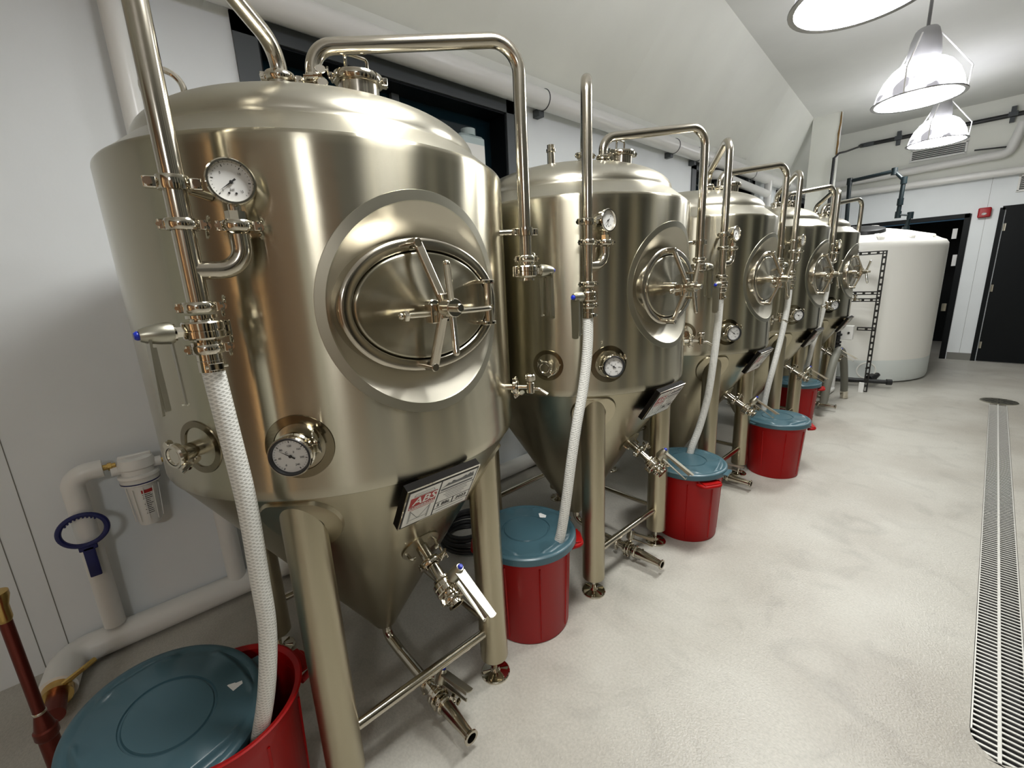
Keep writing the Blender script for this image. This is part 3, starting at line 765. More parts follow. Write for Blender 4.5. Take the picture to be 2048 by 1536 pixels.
def make_can(loc, rt, h, rb, rz, lid=True, sticker=None, lidT=None):
    o = empty('waste_bin', loc, rz)
    q = MB().mat(M_RED); zt = h-.012
    q.lathe([(0,.004),(rb-.02,0),(rb-.004,0),(rb,.006),(rt-.022,zt-.055),(rt-.019,zt-.050),(rt-.019,zt-.006),(rt-.006,zt-.004),(rt-.003,zt),(rt-.008,zt+.002),(rt-.022,zt-.004),(rt-.025,zt-.05),(rb-.006,.012),(0,.010)], None, 72)
    for k in range(8):
        a = 2*pi*k/8+.2; T = Mx.Rotation(a,4,'Z')
        q.add([(rb-.001,-.004,.02),(rb-.001,.004,.02),(rt-.022,.004,zt-.06),(rt-.022,-.004,zt-.06),(rb+.003,0,.02),(rt-.017,0,zt-.06)],[(0,4,5,3),(4,1,2,5),(0,1,4),(3,5,2)],T)
    q.build('body', o)
    for a in (0, pi):
        q = MB().mat(M_RED); T = Mx.Rotation(a,4,'Z')
        q.tube([T@p for p in fillet([V((rt-.022,-.065,zt-.05)),V((rt+.026,-.050,zt-.05)),V((rt+.026,.050,zt-.05)),V((rt-.022,.065,zt-.05))],.03,6)],.010,12)
        q.box((rt+.0,0,zt-.038),(.05,.10,.008),T,.004)
        q.build('handle', o)
    if lid: l = lid_mesh(o, rt, Mx.Translation((0,0,h-.004)))
    if sticker:
        q = MB().mat(M_STRIP); sx, sy = sticker; z = h+.0062
        q.add([(sx-.016,sy-.020,z),(sx+.010,sy-.024,z),(sx+.018,sy+.004,z),(sx+.006,sy+.022,z),(sx-.018,sy+.016,z)],[(0,1,2,3,4)]); q.build('sticker', o)
    return o
c = make_can((-.345,.575,0), .212, .438, .178, radians(50), True, (.085,.095))
tag(c, 'red waste bin with blue-grey lid bearing a torn white sticker, left of the second tank', 'bin', 'red waste bins between the tanks')
c = make_can((-.175,1.742,0), .207, .434, .172, radians(-30))
tag(c, 'red waste bin with closed blue-grey lid standing below the racking valve of the second tank', 'bin', 'red waste bins between the tanks')
c = make_can((-.062,2.93,0), .212, .430, .170, radians(25))
tag(c, 'red waste bin with closed blue-grey lid standing in front of the fourth tank', 'bin', 'red waste bins between the tanks')
c = make_can((-.290,4.25,0), .210, .430, .170, radians(10))
tag(c, 'smallest-looking red waste bin with lid, beside the farthest tank', 'bin', 'red waste bins between the tanks')
c = make_can((-.375,-.565,0), .203, .425, .170, radians(100), False)
tag(c, 'open red waste bin in the bottom left corner with a hose in it', 'bin', 'red waste bins between the tanks')
lo = empty('bin_lid', (-.398,-.672,.440)); l = lid_mesh(lo, .208)
lo.rotation_euler = (radians(8), radians(13), radians(65))
q = MB().mat(M_STRIP); q.add([(.112,.060,.0085),(.132,.042,.0085),(.150,.062,.0085),(.138,.088,.0085)],[(0,1,2,3)]); q.build('sticker', lo)
tag(lo, 'blue-grey bin lid lying askew over the open red bin in the bottom left corner', 'lid')

# ---------------------------------------------------------------- room shell
XW = -1.56; YB = 9.05; XR = 4.7; YN = -3.3
def struct(name, mb, mat=None, **k):
    o = mb.build(name, None, mat, **k); o['kind'] = 'structure'; return o
q = MB().mat(M_FLOOR)
dx0, dx1, dy0, dy1 = 1.045, 1.178, 1.14, 6.16
for a,b_,c_,d_ in ((XW-.3,dx0,YN,YB+3),(dx1,XR,YN,YB+3),(dx0,dx1,YN,dy0),(dx0,dx1,dy1,YB+3)):
    q.box(((a+b_)/2,(c_+d_)/2,-.1),(b_-a,d_-c_,.2))
for sx_, xc in ((1,dx0),(-1,dx1)):
    pts = [(xc,dy0),(xc,dy0+.10)]+[(xc+sx_*(.10-.10*cos(a)), dy0+.10-.10*sin(a)) for a in [pi/2*k/8 for k in range(1,9)]]
    if sx_ < 0: pts = pts[::-1]
    if sx_ > 0: pts = pts[::-1]
    q.prism([(x,y) for x,y in pts] if sx_ > 0 else [(x,y) for x,y in pts[::-1]], -.02, 0)
struct('floor', q)
# left wall with window openings
wins = [(.04,1.78,1.60,2.725),(4.47,6.36,1.75,2.725),(7.28,8.95,1.75,2.70)]
ZC = 3.67
def zc(y): return 4.88-.1006*y
q = MB().mat(M_WALL)
def wallbox(y0,y1,z0,z1,m): q.mat(m).box((XW-.125,(y0+y1)/2,(z0+z1)/2),(.25,y1-y0,z1-z0))
ys = [YN]
for w in wins: ys += [w[0], w[1]]
ys.append(YB)
for k in range(len(ys)-1):
    if k % 2 == 0: wallbox(ys[k],ys[k+1],0,2.74,M_WALL)
    else:
        w = wins[k//2]; wallbox(w[0],w[1],0,w[2],M_WALL); wallbox(w[0],w[1],w[3],2.74,M_WALL)
q.mat(M_WALLU).box((XW-.125,(YN+YB)/2,4.1),(.25,YB-YN,2.72))
q.mat(M_BASE)
for yy_ in (-1.07,-.99): q.box((XW+.0006,yy_,1.37),(.0012,.003,2.7))
struct('wall_left', q)
for i, (y0,y1,z0,z1) in enumerate(wins):
    o = empty('window_%d' % (i+1), (XW,(y0+y1)/2,z0)); o['kind'] = 'structure'
    f = MB().mat(M_DARKT); hw_, hh_ = (y1-y0)/2, z1-z0; fw = .10
    for cy, cz_, sy, sz in ((-hw_+fw/2,hh_/2,fw,hh_),(hw_-fw/2,hh_/2,fw,hh_),(0,fw*.55,2*hw_,fw*1.1),(0,hh_-fw*.4,2*hw_,fw*.8)):
        f.box((.004,cy,cz_),(.02,sy,sz))
    for cy, cz_, sy, sz in ((-hw_+fw,hh_/2,.02,hh_-.1),(hw_-fw,hh_/2,.02,hh_-.1),(0,fw,2*hw_-.1,.02),(0,hh_-fw*.8,2*hw_-.1,.02)):
        f.mat(M_DOORP).box((-.09,cy,cz_),(.18,sy,sz))
    f.mat(M_DARKT).box((-.15,0,hh_/2),(.03,.05,hh_-.1))
    f.build('frame', o)
    p = MB().mat(M_PANE); p.box((-.165,0,hh_/2),(.006,2*hw_-.1,hh_-.1)); p.build('pane', o)
# jug standing on the window sill ledge
o = empty('plastic_jug', (XW-.075,1.40,wins[0][2]+.11))
q = MB().mat(M_JUG); q.box((0,0,.38),(.11,.22,.76),None,.03); q.mat(M_JUG).cyl((0,0,.76),(0,0,.80),.05); q.build('body', o)
q = MB().mat(M_PAPER); q.box((.0565,0,.63),(.002,.18,.14)); q.build('paper_label', o)
tag(o, 'tall clear plastic container with a white label standing in the dark window', 'container')
# back wall with a doorway
q = MB()
def bw(x0,x1,z0,z1,m=M_WALL,y=YB): q.mat(m).box(((x0+x1)/2,y+.1,(z0+z1)/2),(x1-x0,.2,z1-z0))
D1 = (-.95,.53,2.165)
bw(XW-.25,D1[0],0,2.66); bw(D1[0],D1[1],D1[2],2.66); bw(D1[1],XR,0,2.66); bw(XW-.25,XR,2.66,5.4,M_WALLU)
q.mat(M_BASE)
for x in (-1.06,-.30,.69): q.box((x,YB-.0006,1.5 if x<0 and x>-1 else 1.35),(.003,.0012,2.6 if x < -1 or x > .6 else 1.0 if False else 0.9))
struct('wall_back', q)
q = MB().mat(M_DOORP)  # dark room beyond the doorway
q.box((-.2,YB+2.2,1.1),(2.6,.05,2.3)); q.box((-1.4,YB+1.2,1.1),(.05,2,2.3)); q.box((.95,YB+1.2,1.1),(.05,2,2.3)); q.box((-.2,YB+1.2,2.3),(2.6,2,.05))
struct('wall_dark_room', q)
def door(name, x0, x1, zt, rot=0, hinges='L', ajar=0):
    o = empty(name, (x0 if hinges=='L' else x1, YB-.004, 0), ajar); o['kind'] = 'structure'
    w = x1-x0; s_ = 1 if hinges=='L' else -1
    q = MB().mat(M_DOORP); q.box((s_*w/2,0,zt/2+.005),(w-.01,.045,zt-.01)); q.build('door_leaf', o)
    for z in (zt*.115,zt*.5,zt*.89):
        q = MB().mat(M_BAND); q.cyl((s_*.012,-.034,z-.05),(s_*.012,-.034,z+.05),.009,10); q.box((s_*.018,-.026,z),(.030,.006,.1)); q.build('hinge', o)
    q = MB().mat(M_POL); q.cyl((s_*(w-.07),-.02,1.0),(s_*(w-.07),-.07,1.0),.012,12); q.tube(fillet([V((s_*(w-.07),-.065,1.0)),V((s_*(w-.19),-.065,1.0))],.01),.009,10); q.build('door_handle', o)
    return o
door('door_1', .875, 1.86, 2.19, hinges='L')
d2 = door('door_2', D1[0]+.05, D1[1]-.02, 2.14, hinges='R', ajar=radians(-100))
d2.location.y = YB+.2
for n_, x, z, w, h in (('trim_1',.87-.025,1.11,.05,2.22),('trim_2',.53-.02,1.09,.07,2.18),):
    q = MB().mat(M_DOORP); q.box((x,YB+.01,z),(w,.06,h)); 
    if n_ == 'trim_2': q.box(((D1[0]+D1[1])/2,YB+.01,2.16),(D1[1]-D1[0],.06,.06))
    else: q.box((1.37,YB+.01,2.215),(1.05,.06,.05))
    struct(n_, q)
q = MB().mat(M_BASE); q.box((.70,YB-.004,.055),(.29,.012,.11)); q.box((3.3,YB-.004,.055),(2.8,.012,.11)); struct('baseboard_back', q)
# small white and green things glimpsed in the dark doorway
for nm, x, z, sx, sz, m_, lab in (('paper_notice',.392,1.92,.055,.15,M_STRIP,'upper white notice on the dark door in the back doorway'),('paper_notice',.44,1.52,.05,.17,M_STRIP,'lower white notice on the dark door in the back doorway, at head height'),('switch_box',.42,.80,.06,.12,M_BAND,'small grey metal box on the dark jamb of the back doorway'),):
    q = MB().mat(m_); q.box((x,YB+.14,z),(sx,.02,sz),None,.004); o = q.build(nm); tag(o, lab, 'notice' if 'notice' in nm else 'box')
# right and near walls, ceiling
q = MB().mat(M_FAR); q.box((XR+.1,(YN+YB)/2,2.7),(.2,YB-YN,5.4)); struct('wall_right', q)
for k_,(y_,w_) in enumerate(((.25,.22),(1.75,.5),(3.9,.7),(6.4,.5))):
    q = MB().mat(M_WALLU); q.box((XR-.10,y_,1.83),(.2,w_,3.66)); struct('trim_%d' % (k_+3), q)  # unseen white strips added as bright streaks for the steel to reflect
q = MB().mat(M_WALLU); q.box(((XW+XR)/2,YN-.1,2.7),(XR-XW,.2,5.4)); struct('wall_near', q)
q = MB().mat(M_CEIL)
ex = lambda y: -.91-.082*(y-3.58)
yl = [YN-.2,0,1.5,3,4.5,6,7.7,YB+.3]; CX,CY,CZ = .894,-.582,1.494
def wtop(y):
    return (XW-.01, y, 2.93)
for k in range(len(yl)-1):
    ya, yb = yl[k], yl[k+1]
    q.add([(ex(ya),ya,ZC),(XR+.2,ya,ZC),(XR+.2,yb,ZC),(ex(yb),yb,ZC)],[(0,3,2,1)])
    q.mat(M_WALLU).add([wtop(ya),(ex(ya),ya,ZC),(ex(yb),yb,ZC),wtop(yb)],[(0,3,2,1)]); q.mat(M_CEIL)
q.add([(XW-.25,YN-.2,5.3),(XR+.2,YN-.2,5.3),(XR+.2,YB+.3,5.3),(XW-.25,YB+.3,5.3)],[(0,1,2,3)])
struct('ceiling', q, ang=5)
q = MB().mat(M_WALLU); q.box((-1.075,7.655,2.90),(.35,.07,1.54)); struct('wall_chase', q)
OLD = '''
xs = [XW-.25,-1.235,-1.235,XR+.2]; yl = [YN-.2,0,3,6,7.4,YB+.3]
def zB(y): return zc(y) if y <= 7.4 else zc(7.4)+(3.668-zc(7.4))*(y-7.4)/(YB-7.4)
for k in range(len(yl)-1):
    ya, yb = yl[k], yl[k+1]
    q.add([(xs[0],ya,zc(ya)),(xs[1],ya,zc(ya)),(xs[1],yb,zc(yb)),(xs[0],yb,zc(yb))],[(0,3,2,1)])
    q.add([(xs[2],ya,zB(ya)),(xs[3],ya,zB(ya)),(xs[3],yb,zB(yb)),(xs[2],yb,zB(yb))],[(0,3,2,1)])
    q.add([(xs[1],ya,zc(ya)),(xs[1],yb,zc(yb)),(xs[1],yb,zB(yb)),(xs[1],ya,zB(ya))],[(0,1,2,3)])
q.add([(xs[0],YN-.2,zc(YN)+.12),(xs[3],YN-.2,zc(YN)+.12),(xs[3],YB+.3,zc(YB)+.12),(xs[0],YB+.3,zc(YB)+.12)],[(0,1,2,3)])
struct('ceiling', q, ang=5)
'''
# torn seam with foam in the corner above the gas pipe
q = MB().mat(M_CRACK)
pts = []; z0, z1 = 3.42, 4.0
for k in range(9):
    z = 3.10+(.56)*k/8; pts.append((-.905+random.uniform(-.006,.006),7.615,z))
q.tube(pts,.012,6,rs=[.014,.011,.014,.010,.013,.010,.011,.010,.006]); o = q.build('foam_seam'); tag(o,'ragged brown foam seam running up the back corner above the black gas pipe','seam')

# ---------------------------------------------------------------- pipes on the left wall
q = MB().mat(M_PIPE); q.cyl((XW+.085,YN,2.765),(XW+.085,YB-.02,2.765),.066,36)
o = q.build('insulated_pipe'); tag(o,'long white insulated pipe running along the left wall above the windows','pipe')
for y in (1.98,3.9,4.42,6.0,7.4):
    q = MB().mat(M_DARKT); q.box((XW+.03,y,2.69),(.07,.05,.05)); q.torus(.068,.004,TR((XW+.085,y,2.765),(0,1,0)),28,6)
    b_ = q.build('pipe_bracket'); tag(b_,{1.98:'dark pipe bracket just right of the first dark window',3.9:'dark pipe bracket above the second tank',4.42:'dark pipe bracket at the left corner of the second window',6.0:'dark pipe bracket near the right end of the second window',7.4:'farthest dark pipe bracket on the left wall pipe'}[y],'bracket','brackets under the left wall pipe')
q = MB().mat(M_PIPE); q.tube(fillet([(XW-.01,4.9,2.62),(XW+.10,4.9,2.62),(XW+.10,6.62,2.56),(XW+.10,6.62,2.74)],.05),.05,24)
o = q.build('branch_pipe'); tag(o,'short white branch pipe below the long wall pipe, above the second window','pipe')
q = MB().mat(M_PIPE); q.tube(fillet([(XW+.10,6.62,2.55),(XW+.10,6.62,2.40),(XW+.07,6.66,2.25),(XW+.07,6.66,.15)],.05),.05,24)
o = q.build('drop_pipe'); tag(o,'white vertical pipe dropping behind the fourth tank between two windows','pipe')
q = MB().mat(M_PIPE); q.cyl((XW+.06,-.372,.10),(XW+.06,-.372,3.0),.040,28)
o = q.build('riser_pipe'); tag(o,'white vertical riser pipe on the left wall behind the nearest tank','pipe')
# floor level pipe, its elbow and brass end
o = empty('floor_pipe', (XW+.062,-.9,.062))
q = MB().mat(M_PIPE); zf = .062
L_ = o.location
q.tube([V(p)-V(L_) for p in fillet([(XW+.062,5.4,zf),(XW+.062,-.99,zf),(XW+.26,-1.01,zf)],.075,12)],.058,28); q.build('jacket', o)
q = MB().mat(M_BRASS); q.cyl(V((XW+.255,-1.01,zf))-V(L_),V((XW+.30,-1.01,zf))-V(L_),.046,24); q.mat(M_COPPER).cyl(V((XW+.29,-1.01,zf))-V(L_),V((XW+.40,-1.01,zf))-V(L_),.030,20); q.build('brass_end', o)
q = MB().mat(M_BRASS); q.tube([V(p)-V(L_) for p in ((XW+.29,-1.0,zf+.03),(XW+.27,-.93,zf+.05),(XW+.235,-.90,zf+.045))],.010,8); q.build('drain_cock', o)
tag(o,'white insulated pipe low along the left wall with an elbow and brass end','pipe')
o = empty('copper_pipe', (-.92,-.985,0))
q = MB().mat(M_COPPER); q.cyl((0,0,.25),(0,0,.62),.0145,18); q.build('riser', o)
q = MB().mat(M_BRASS); q.lathe([(.0145,.60),(.018,.61),(.018,.65),(.026,.68),(.026,.695),(0,.697)],None,18); q.build('brass_cap', o)
q = MB().mat(M_COPPER); q.lathe([(0,0),(.024,0),(.024,.215),(.020,.235),(.0145,.262)],None,20); q.lathe([(.024,.17),(.029,.18),(.029,.205),(.024,.21)],None,20); q.build('coupling', o)
q = MB().mat(M_POL); q.lathe([(.0150,.262),(.0165,.264),(.0165,.270),(.0150,.272)],None,18); q.build('solder_ring', o)
tag(o,'dark copper stand pipe with a brass top at the left edge','pipe')
# filter housing with elbow pipe and wrench
fx = XW+.10
o = empty('filter_pipe', (fx,-.83,.1))
q = MB().mat(M_PIPE); q.tube([V(p)-V((fx,-.83,.1)) for p in fillet([(fx-.03,-.832,.13),(fx,-.832,.835),(fx,-.735,.835)],.055,12)],.036,26); q.build('jacket', o)
q = MB().mat(M_BRASS); q.cyl(V((0,.095,.735)),V((0,.135,.735)),.012,12); q.cyl(V((0,.11,.735)),V((0,.122,.735)),.017,6); q.build('brass_fitting', o)
tag(o,'white elbowed pipe rising beside the water filter on the left wall','pipe')
fy = -.633; o = empty('water_filter', (fx,fy,.55))
q = MB().mat(M_WHITE); q.lathe([(0,.29),(.035,.305),(.058,.300),(.062,.285),(.064,.262),(.055,.255),(.055,.235),(.068,.232),(.070,.222),(.066,.215),(.066,.190),(.055,.185)],None,40)
for s_ in (-1,1): q.cyl((0,s_*.05,.262),(0,s_*.082,.262),.021,16)
q.box((0,0,.305),(.02,.11,.02),None,.006)
q.build('filter_head', o)
q = MB().mat(M_WHITE); q.lathe([(.050,.19),(.049,.15),(.040,.01),(.036,0),(0,0)],None,36)
for k in range(10):
    a = 2*pi*k/10; T = Mx.Rotation(a,4,'Z'); q.box((.0475,0,.10),(.003,.003,.15),T@Mx.Rotation(radians(3),4,'Y'))
q.build('sump', o)
q = MB().mat(M_NAVY); q.lathe([(.0672,.196),(.0672,.201)],Mx.Rotation(0,4,'Z'),40)
q.build('blue_stripe', o)
q = MB().mat(M_PAPER)
def wrap(z0,z1,a0_,a1_,r0_,r1_,m_):
    q.mat(m_); n=8; vs=[]; 
    for k in range(n+1):
        a=radians(a0_+(a1_-a0_)*k/n); vs += [(r0_*cos(a),r0_*sin(a),z0),(r1_*cos(a),r1_*sin(a),z1)]
    q.add(vs,[(2*k,2*k+2,2*k+3,2*k+1) for k in range(n)])
wrap(.05,.165,-12,38,.0462,.0524,M_PAPER); wrap(.15,.165,-8,34,.0524,.0530,M_REDINK)
for k in range(11):
    z = .142-.0085*k; wrap(z,z+.003,-8+random.uniform(0,6),34-random.uniform(0,18),.0472+.0055*(z-.05)/.115,.0474+.0055*(z-.047)/.115,M_INK)
q.build('paper_label', o)
q = MB().mat(M_BRASS); q.cyl((0,.08,.262),(0,.13,.262),.011,12); q.cyl((0,.10,.262),(0,.112,.262),.016,6); q.build('brass_fitting', o)
q = MB().mat(M_PIPE); q.cyl((0,.12,.262),(0,.20,.262),.030,20); q.cyl((-.05,.18,.262),(.0,.18,.262),.012,10); q.build('pipe_stub', o)
tag(o,'white cartridge water filter housing mounted on the left wall','filter')
o = empty('filter_wrench', (fx+.044,-.835,.42))
q = MB().mat(M_NAVY); q.torus(.070,.010,TR((0,0,.195),(1,0,.0),(0,1,0)),40,10,1,.92)
q.box((0,0,.055),(.014,.036,.13),None,.004); q.box((0,0,.118),(.014,.056,.020),None,.004)
for k in range(9): q.box((0,.058*sin(radians(-50+12*k)),.195+.055*cos(radians(-50+12*k))),(.014,.006,.006))
q.build('wrench_body', o)
tag(o,'dark blue ring-shaped filter wrench hanging on the white pipe','wrench')

# ---------------------------------------------------------------- back wall services
for nm, pts, r_, lab in (('insulated_pipe',[(XW+.25,YB-.08,2.70),(XR-.05,YB-.08,2.66)],.052,'lower white insulated pipe across the back wall'),
                     ('insulated_pipe',[(XW+.25,YB-.08,2.875),(.80,YB-.08,2.93),(.88,YB-.08,3.30)],.055,'upper white insulated pipe on the back wall with an elbow turning up')):
    q = MB().mat(M_PIPE); q.tube(fillet(pts,.09) if len(pts)>2 else [V(p) for p in pts],r_,24); o = q.build(nm)
    tag(o, lab, 'pipe')
o = empty('gas_pipe', (-1.25,YB-.05,2.0))
q = MB().mat(M_BLACK); B = V((-1.25,YB-.05,2.0))
q.tube([V(p)-B for p in fillet([(-1.50,7.58,2.2),(-.925,7.58,2.2),(-.925,7.58,3.06)],.04)],.019,14)
q.tube([V(p)-B for p in fillet([(-.925,7.58,3.05),(-.875,7.60,3.11),(-.862,7.9,3.17),(-.862,YB-.05,3.43),(-.80,YB-.05,3.43)],.03)],.014,12)
q.tube([V(p)-B for p in ((-.86,YB-.05,3.43),(XR-.05,YB-.05,3.40))],.030,16); q.build('run', o)
q = MB().mat(M_DARKT); q.tube([V(p)-B for p in ((-.92,YB-.05,3.43),(-.89,YB-.05,3.43),(-.80,YB-.05,3.43),(-.72,YB-.05,3.43))],.03,14,rs=[.016,.032,.035,.032]); q.build('union', o)
for x in (-.42,.765,1.9):
    q = MB().mat(M_DARKT); q.box(V((x,YB-.03,3.43))-B,(.05,.05,.20)); q.box(V((x,YB-.075,3.43))-B,(.09,.012,.06)); q.build('strut_bracket', o)
tag(o,'black gas pipe on brackets running high across the back wall','pipe')
q = MB().mat(M_BLACK); q.tube([(.45,YB-.05,3.05),(.80,YB-.05,3.02)],.010,8); o = q.build('thin_pipe'); tag(o,'thin dark tube on the back wall beside the vent','pipe')
def vent(loc, w, h, lab):
    o = empty('wall_vent', loc)
    q = MB().mat(M_BLACK); q.box((0,-.004,0),(w-.02,.008,h-.02)); q.build('backing', o)
    q = MB().mat(M_WHITE)
    for cx_, cz_, sx, sz in ((0,h/2,w+.03,.022),(0,-h/2,w+.03,.022),(-w/2,0,.022,h),(w/2,0,.022,h)): q.box((cx_,-.012,cz_),(sx,.022,sz))
    n = int(h/.024)
    for k in range(n):
        z = -h/2+h*(k+.5)/n; T = Mx.Translation((0,-.012,z))@Mx.Rotation(radians(-35),4,'X'); q.box((0,0,0),(w,.014,.003),T)
    q.build('grille', o); tag(o, lab, 'vent', 'white louvred vents')
vent((.06,YB-.002,3.125),.60,.155,'white louvred vent high on the back wall behind the lamps')
vent((1.16,YB-.002,2.52),.42,.20,'white louvred vent above the closed black door at the right edge')
o = empty('fire_alarm', (.672,YB,2.175))
q = MB().mat(M_ALARM); q.box((0,-.035,0),(.135,.07,.135),None,.018); q.build('alarm_body', o)
q = MB().mat(M_STRIP); q.lathe([(0,.0),(.018,0),(.012,-.014)],TR((0,-.071,-.02),(0,1,0)),16,1.5,1); q.build('strobe_lens', o)
tag(o,'red fire alarm sounder on the back wall between the two doors','alarm')

# ---------------------------------------------------------------- poly tank
PX, PY, PR = -.53, 7.38, .985
o = empty('storage_tank', (PX,PY,0))
q = MB().mat(M_POLYW); q.lathe([(0,.01),(PR-.05,.0),(PR-.012,.02),(PR,.06),(PR,.30)],None,96)
q.mat(M_POLY).lathe([(PR,.30),(PR,1.70),(PR-.004,1.745),(PR-.03,1.785),(PR-.07,1.80),(.80,1.865),(.60,1.93),(.40,1.975),(.28,1.99),(.26,2.03),(.0,2.03)],None,96); q.build('tank_body', o)
q = MB().mat(M_BLACK); q.lathe([(.20,0),(.21,.012),(.20,.05),(.17,.06),(0,.062)],TR((.20,-.50,1.925),(.1,-.22,1)),40); q.build('black_lid', o)
for s_ in (-1,0,1):
    q = MB().mat(M_POLY); T = Mx.Rotation(radians(-40+s_*22),4,'Z')@Mx.Translation((.74,0,1.865))@Mx.Rotation(radians(15),4,'Y'); q.box((0,0,0),(.34,.07,.05),T,.02); q.build('moulded_rib', o)
q = MB().mat(M_POLY); a = radians(-62); q.torus(.10,.008,TR((PR*cos(a)-.0,PR*sin(a),.17),(cos(a),sin(a),0)),36,8)
q.mat(M_BLACK).torus(.012,.003,TR((PR*cos(a)+.004,PR*sin(a),.20),(cos(a),sin(a),0)),16,6); q.build('outlet_boss', o)
q = MB().mat(M_STRIP); a = radians(-78); q.box((PR+.001,0,1.66),(.004,.11,.05),Mx.Rotation(a,4,'Z')); q.build('maker_sticker', o)
tag(o,'large round white plastic storage tank behind the farthest fermenter','storage tank')
o = empty('drain_pipe', (PX+.30,PY-PR-.10,.08))
B = V(o.location); q = MB().mat(M_BLACK)
q.tube([V(p)-B for p in ((-.62,6.16,.085),(.13,6.30,.085),(.20,6.33,.085))],.026,16)
q.disc_cyl(V((.0,6.30,.10))-B,V((.03,6.37,.12))-B,.05); q.disc_cyl(V((.17,6.31,.085))-B,V((.22,6.33,.085))-B,.036)
q.cyl(V((.02,6.28,.085))-B,V((.06,6.45,.14))-B,.03); q.build('black_run', o)
tag(o,'black plastic drain pipe low in front of the white storage tank','pipe')
o = empty('fill_pipe', (.0,PY,1.9)); B = V(o.location)
q = MB().mat(M_TEAL)
q.tube([V(p)-B for p in ((-.622,7.3,2.0),(-.648,7.3,2.655),)],.025,14)
q.tube([V(p)-B for p in ((-.648,7.3,2.655),(-.18,7.3,2.69),(-.07,7.3,2.56),(-.078,7.3,2.14),(.045,7.3,2.115),(.02,7.3,1.94))][:6],.025,14); q.build('run', o)
for p,s_ in (((-.648,7.3,2.655),1),((-.18,7.3,2.69),1),((-.07,7.3,2.56),1),((-.078,7.3,2.14),1),((.045,7.3,2.115),1),((.02,7.3,1.93),1.2),((-.075,7.3,2.3),1.0)):
    q = MB().mat(M_TEAL); q.cyl(V(p)-B-V((0,0,.045*s_)),V(p)-B+V((0,0,.04*s_)),.033*s_,16); q.build('elbow', o)
tag(o,'dark teal fill pipe looping down onto the white storage tank','pipe')

# slotted angle frame
o = empty('angle_frame', (.02,5.99,0))
def slot_bar(a, b, w, nrm):
    """L-shaped angle with a row of open slots in its front face"""
    q = MB().mat(M_GALV); a = V(a); b = V(b); L = (b-a).length; u = (b-a).normalized(); n_ = V(nrm); s_ = u.cross(n_)
    def slab(c0,c1,s0,s1,th=.003):
        p = [a+u*c0+s_*s0, a+u*c1+s_*s0, a+u*c1+s_*s1, a+u*c0+s_*s1]; q.add(p+[k-n_*th for k in p],[(0,1,2,3),(7,6,5,4),(0,4,5,1),(1,5,6,2),(2,6,7,3),(3,7,4,0)])
    slab(0,L,-w/2,-w/5); slab(0,L,w/5,w/2)
    n = max(2,int(L/.075)); p_ = L/n
    for k in range(n+1):
        c = k*p_; slab(max(0,c-.013),min(L,c+.013),-w/5,w/5)
    p = [a+s_*(-w/2), b+s_*(-w/2)]; q.add([p[0],p[1],p[1]-n_*w,p[0]-n_*w],[(0,1,2,3)])
    return q
slot_bar((0,0,.0),(0.0,0,1.66),.045,(0,-1,0)).build('post', o)
slot_bar((-.86,0,.0),(-.86,0,1.66),.045,(0,-1,0)).build('post', o)
for z in (1.64,1.185,1.105): slot_bar((-.86,-.002,z),(.02,-.002,z),.04,(0,-1,0)).build('rail', o)
slot_bar((-.16,-.002,.765),(.02,-.002,.765),.04,(0,-1,0)).build('rail', o)
q = MB().mat(M_WHITE); q.box((-.035,-.03,.04),(.05,.03,.16),None,.004); q.build('foot_block', o)
tag(o,'black slotted angle-iron frame standing in front of the white storage tank','frame')
o = empty('control_box', (-.27,5.95,.72)); q = MB().mat(M_WHITE); q.box((-.05,0,0),(.32,.07,.17),None,.008); q.build('box_body', o)
q = MB().mat(M_BLACK); q.cyl((.07,-.036,.0),(.07,-.045,.0),.012,12); q.build('button', o)
tag(o,'white control box fixed to the slotted frame','box')
o = empty('valve_pipe', (-.27,5.86,.5)); B = V(o.location)
q = MB().mat(M_BLACK); q.tube([V(p)-B for p in fillet([(-.46,5.86,.76),(-.29,5.86,.76),(-.29,5.86,.50)],.03)],.024,14)
for z in (.70,.61,.57): q.disc_cyl(V((-.29,5.86,z-.012))-B,V((-.29,5.86,z+.012))-B,.04)
q.build('black_pipe', o)
q = MB().mat(M_GREEN); q.lathe([(.02,-.13),(.034,-.10),(.036,-.05),(.022,-.02),(.022,.02)],TR((-.02,0,.06)),20); q.build('green_valve', o)
q = MB().mat(M_WHITE); q.cyl((-.02,0,-.48),(-.02,0,-.07),.028,16); q.build('white_riser', o)
tag(o,'black plastic pipe with a green valve in front of the storage tank','pipe')
# grey hose
q = MB().mat(M_GHOSE)
gp = smooth_path([(-.115,4.62,.14),(-.10,4.66,.42),(-.095,4.78,.60),(-.095,4.93,.655),(-.095,5.10,.60),(-.10,5.28,.45),(-.105,5.47,.20),(-.108,5.53,.09)])
o = empty('suction_hose', (-.115,4.62,0)); q.tube([p-V(o.location) for p in gp],.036,20); q.build('hose', o, ang=60)
q = MB().mat(M_POL); q.cyl(gp[-1]-V(o.location),gp[-1]+V((.008,.004,-.085))-V(o.location),.038,20); q.build('steel_ferrule', o)
tag(o,'thick grey hose arching up beside the farthest tank','hose')
